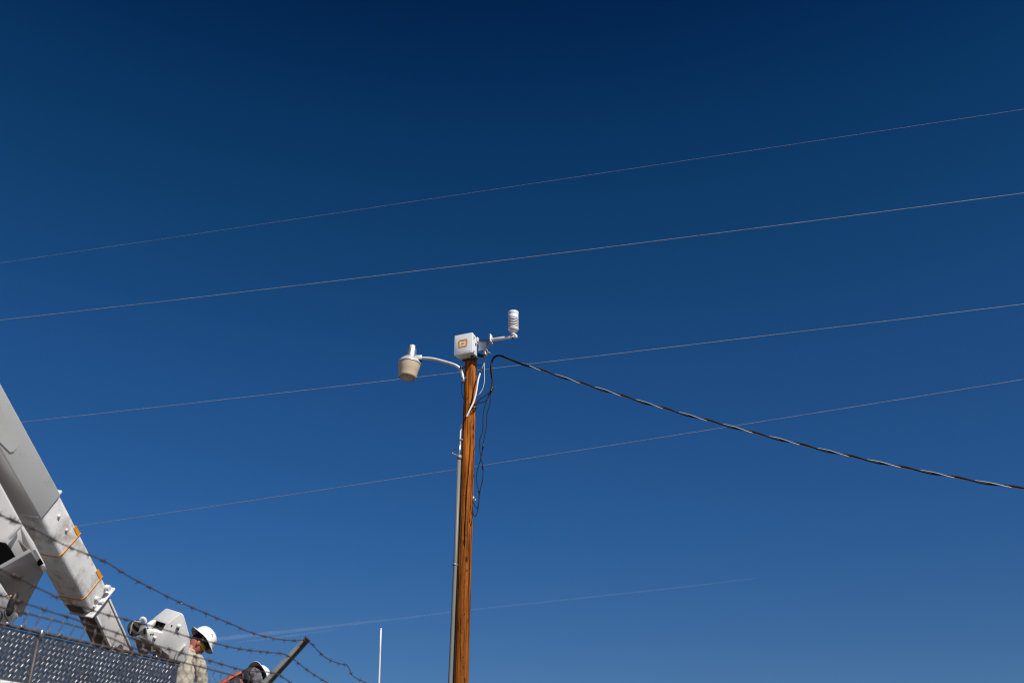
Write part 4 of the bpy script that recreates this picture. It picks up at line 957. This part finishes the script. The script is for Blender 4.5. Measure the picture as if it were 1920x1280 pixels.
    Js = [(pel + sp * .02, (.165 + k0, .125 + k0)), (waist, (.162 + k0, .122 + k0)), (chest, (.188 + k0, .14 + k0)), (neck - sp * .055, (.13 + k0, .115 + k0)), (neck + sp * .020, .088), (neck + sp * .055, .080)]
    Bs = [(0, 1), (1, 2), (2, 3), (3, 4), (4, 5)]
    for (e_, w_, Sv) in legs[4:]:
        c0 = neck - sp * .085
        slv_ = skin_mesh([(Sv.lerp(c0, look.get('yoke', .55)), .088), (Sv, .080), (Sv.lerp(e_, .5), .070), (e_, .064), (e_.lerp(w_, .55), .052), (w_, .044)], [(0, 1), (1, 2), (2, 3), (3, 4), (4, 5)], 3)
        mesh_obj('sleeve', wrinkle(slv_, look['fold'] * .8, 11, look['seed'] + Sv.x, (1.3, 1.3, .7)), look['sleeve'], P)
    if look.get('yoke', .55) < .3:
        for (e_, w_, Sv) in legs[4:]: mesh_obj('shoulder_yoke', skin_mesh([(neck - sp * .12, .12), (neck - sp * .03, .115), (Sv, .098)], [(0, 1), (1, 2)], 2), look['shirt'], P)
    shirt = wrinkle(skin_mesh(Js, Bs, 3), look['fold'], 9, look['seed'], (1.3, 1.3, .55))
    mesh_obj('shirt', shirt, look['shirt'], P)
    tr = [(pel + sp * .03, (.168, .128)), (pel, (.168, .128))]; Bt = [(0, 1)]
    for i, hp_ in enumerate((hipL, hipR)):
        k_ = len(tr); tr += [(hp_ - Z * .02, .108), (legs[2 * i][0], .08), (legs[2 * i + 1][0] - Z * .02, .07)]; Bt += [(1, k_), (k_, k_ + 1), (k_ + 1, k_ + 2)]
    mesh_obj('trousers', wrinkle(skin_mesh(tr, Bt, 2), .01, 9, 3), M['jeans'], P)
    # collar
    col = []
    for j in range(15): a = 2 * PI * j / 14; col.append(neck + sp * .030 + rt * (math.sin(a) * .069) + ft * (math.cos(a) * .066) - sp * (.012 * math.cos(a)))
    mesh_obj('collar', tube(col, .021, 8, False), look['collar'], P)
    hard_hat(P, hc, hf, hr, hu)
    # wrap-round safety glasses
    gl = []
    for a in range(-80, 81, 10): gl.append(hc + hr * (math.sin(R(a)) * .083) + hf * (math.cos(R(a)) * .105) + hu * .006)
    V = []; Fc = []
    for p in gl: V += [p + hu * .022, p - hu * .020, p - hu * .020 - hf * .003, p + hu * .022 - hf * .003]
    for i in range(len(gl) - 1):
        for j in range(4): k_ = (j + 1) % 4; Fc.append((i * 4 + j, i * 4 + k_, i * 4 + 4 + k_, i * 4 + 4 + j))
    mesh_obj('safety_glasses', (V, Fc), M['amber'], P)
    for s in (-1, 1): mesh_obj('glasses_temple', tube([hc + hr * (s * .082) + hf * .02 + hu * .008, hc + hr * (s * .083) - hf * .03 + hu * .002], .005, 6), M['amber'], P)
    return dict(P=P, hc=hc, hf=hf, hr=hr, hu=hu, neck=neck, sp=sp, rt=rt, ft=ft, chest=chest, waist=waist)

KM = 11.0
m1 = person('person in a khaki shirt and white full brim hard hat beside the boom head', K(371.5, 1206, KM), DZ, R(18), R(8), R(60), R(46), R(0),
            dict(arms=(((-.04, .10, -.28), (.02, .22, -.05)), ((.035, .10, -.29), (-.02, .22, -.06))), shirt=M['khaki'], sleeve=M['khaki'], collar=M['khaki'], fold=.042, seed=3.1, hairline=.0))
# dark cord below the collar at the back
cc = [m1['neck'] - m1['sp'] * .03 - m1['ft'] * .085 + m1['rt'] * s for s in (-.10, -.06, -.02, .02)]
mesh_obj('collar_cord', tube(spline([c - m1['sp'] * (4 * s * s) for c, s in zip(cc, (-.10, -.06, -.02, .02))], 5), .006, 6), M['black'], m1['P'])
mesh_obj('hat_print', tube(spline([m1['hc'] + m1['hr'] * .100 * .9 + m1['hf'] * x + m1['hu'] * y + m1['hr'] * .014 for x, y in ((.035, .135), (.02, .15), (0, .14), (-.02, .125))], 4), .005, 6), M['sticker'], m1['P'])
m2 = person('person in a black vest with an orange strap, bending down beside the slanted fence arm', K(475, 1274, KM * .97), DZ, R(72), R(52), R(36), R(70), R(0),
            dict(arms=(((-.05, .10, -.28), (.02, .20, -.14)), ((.05, .08, -.28), (-.02, .2, -.14))), neck=.02, yoke=.1, sh=-.10, shirt=M['vest'], sleeve=mat('dark_plaid_shirt', (.11, .105, .12), .85, var=.75, scale=26), collar=M['vest'], fold=.022, seed=8.3, hairline=-.35))
q2 = m2; bk = (Z - q2['sp'] * q2['sp'].z).normalized()
def strap_pts(phi, phi2, s0, s1, rad):
    out = []
    for i in range(13):
        t = i / 12; a = phi + (phi2 - phi) * t; d_ = bk * math.cos(a) + q2['rt'] * math.sin(a); e_ = q2['rt'] * math.cos(a) - bk * math.sin(a)
        out.append((q2['neck'] - q2['sp'] * (s0 + (s1 - s0) * t) + d_ * (rad + .03 * math.sin(PI * min(1, t * 1.2))), d_, e_))
    return out
for ph, ph2 in ((R(48), R(52)), (R(-40), R(-45))):
    V = []; Fc = []
    for p, d_, e_ in strap_pts(ph, ph2, .0, .52, .15): V += [p - e_ * .02, p + e_ * .02, p + e_ * .02 - d_ * .02, p - e_ * .02 - d_ * .02]
    for i in range(12):
        for j in range(4): k_ = (j + 1) % 4; Fc.append((i * 4 + j, i * 4 + k_, i * 4 + 4 + k_, i * 4 + 4 + j))
    mesh_obj('harness_strap', (V, Fc), M['strap'], q2['P'])
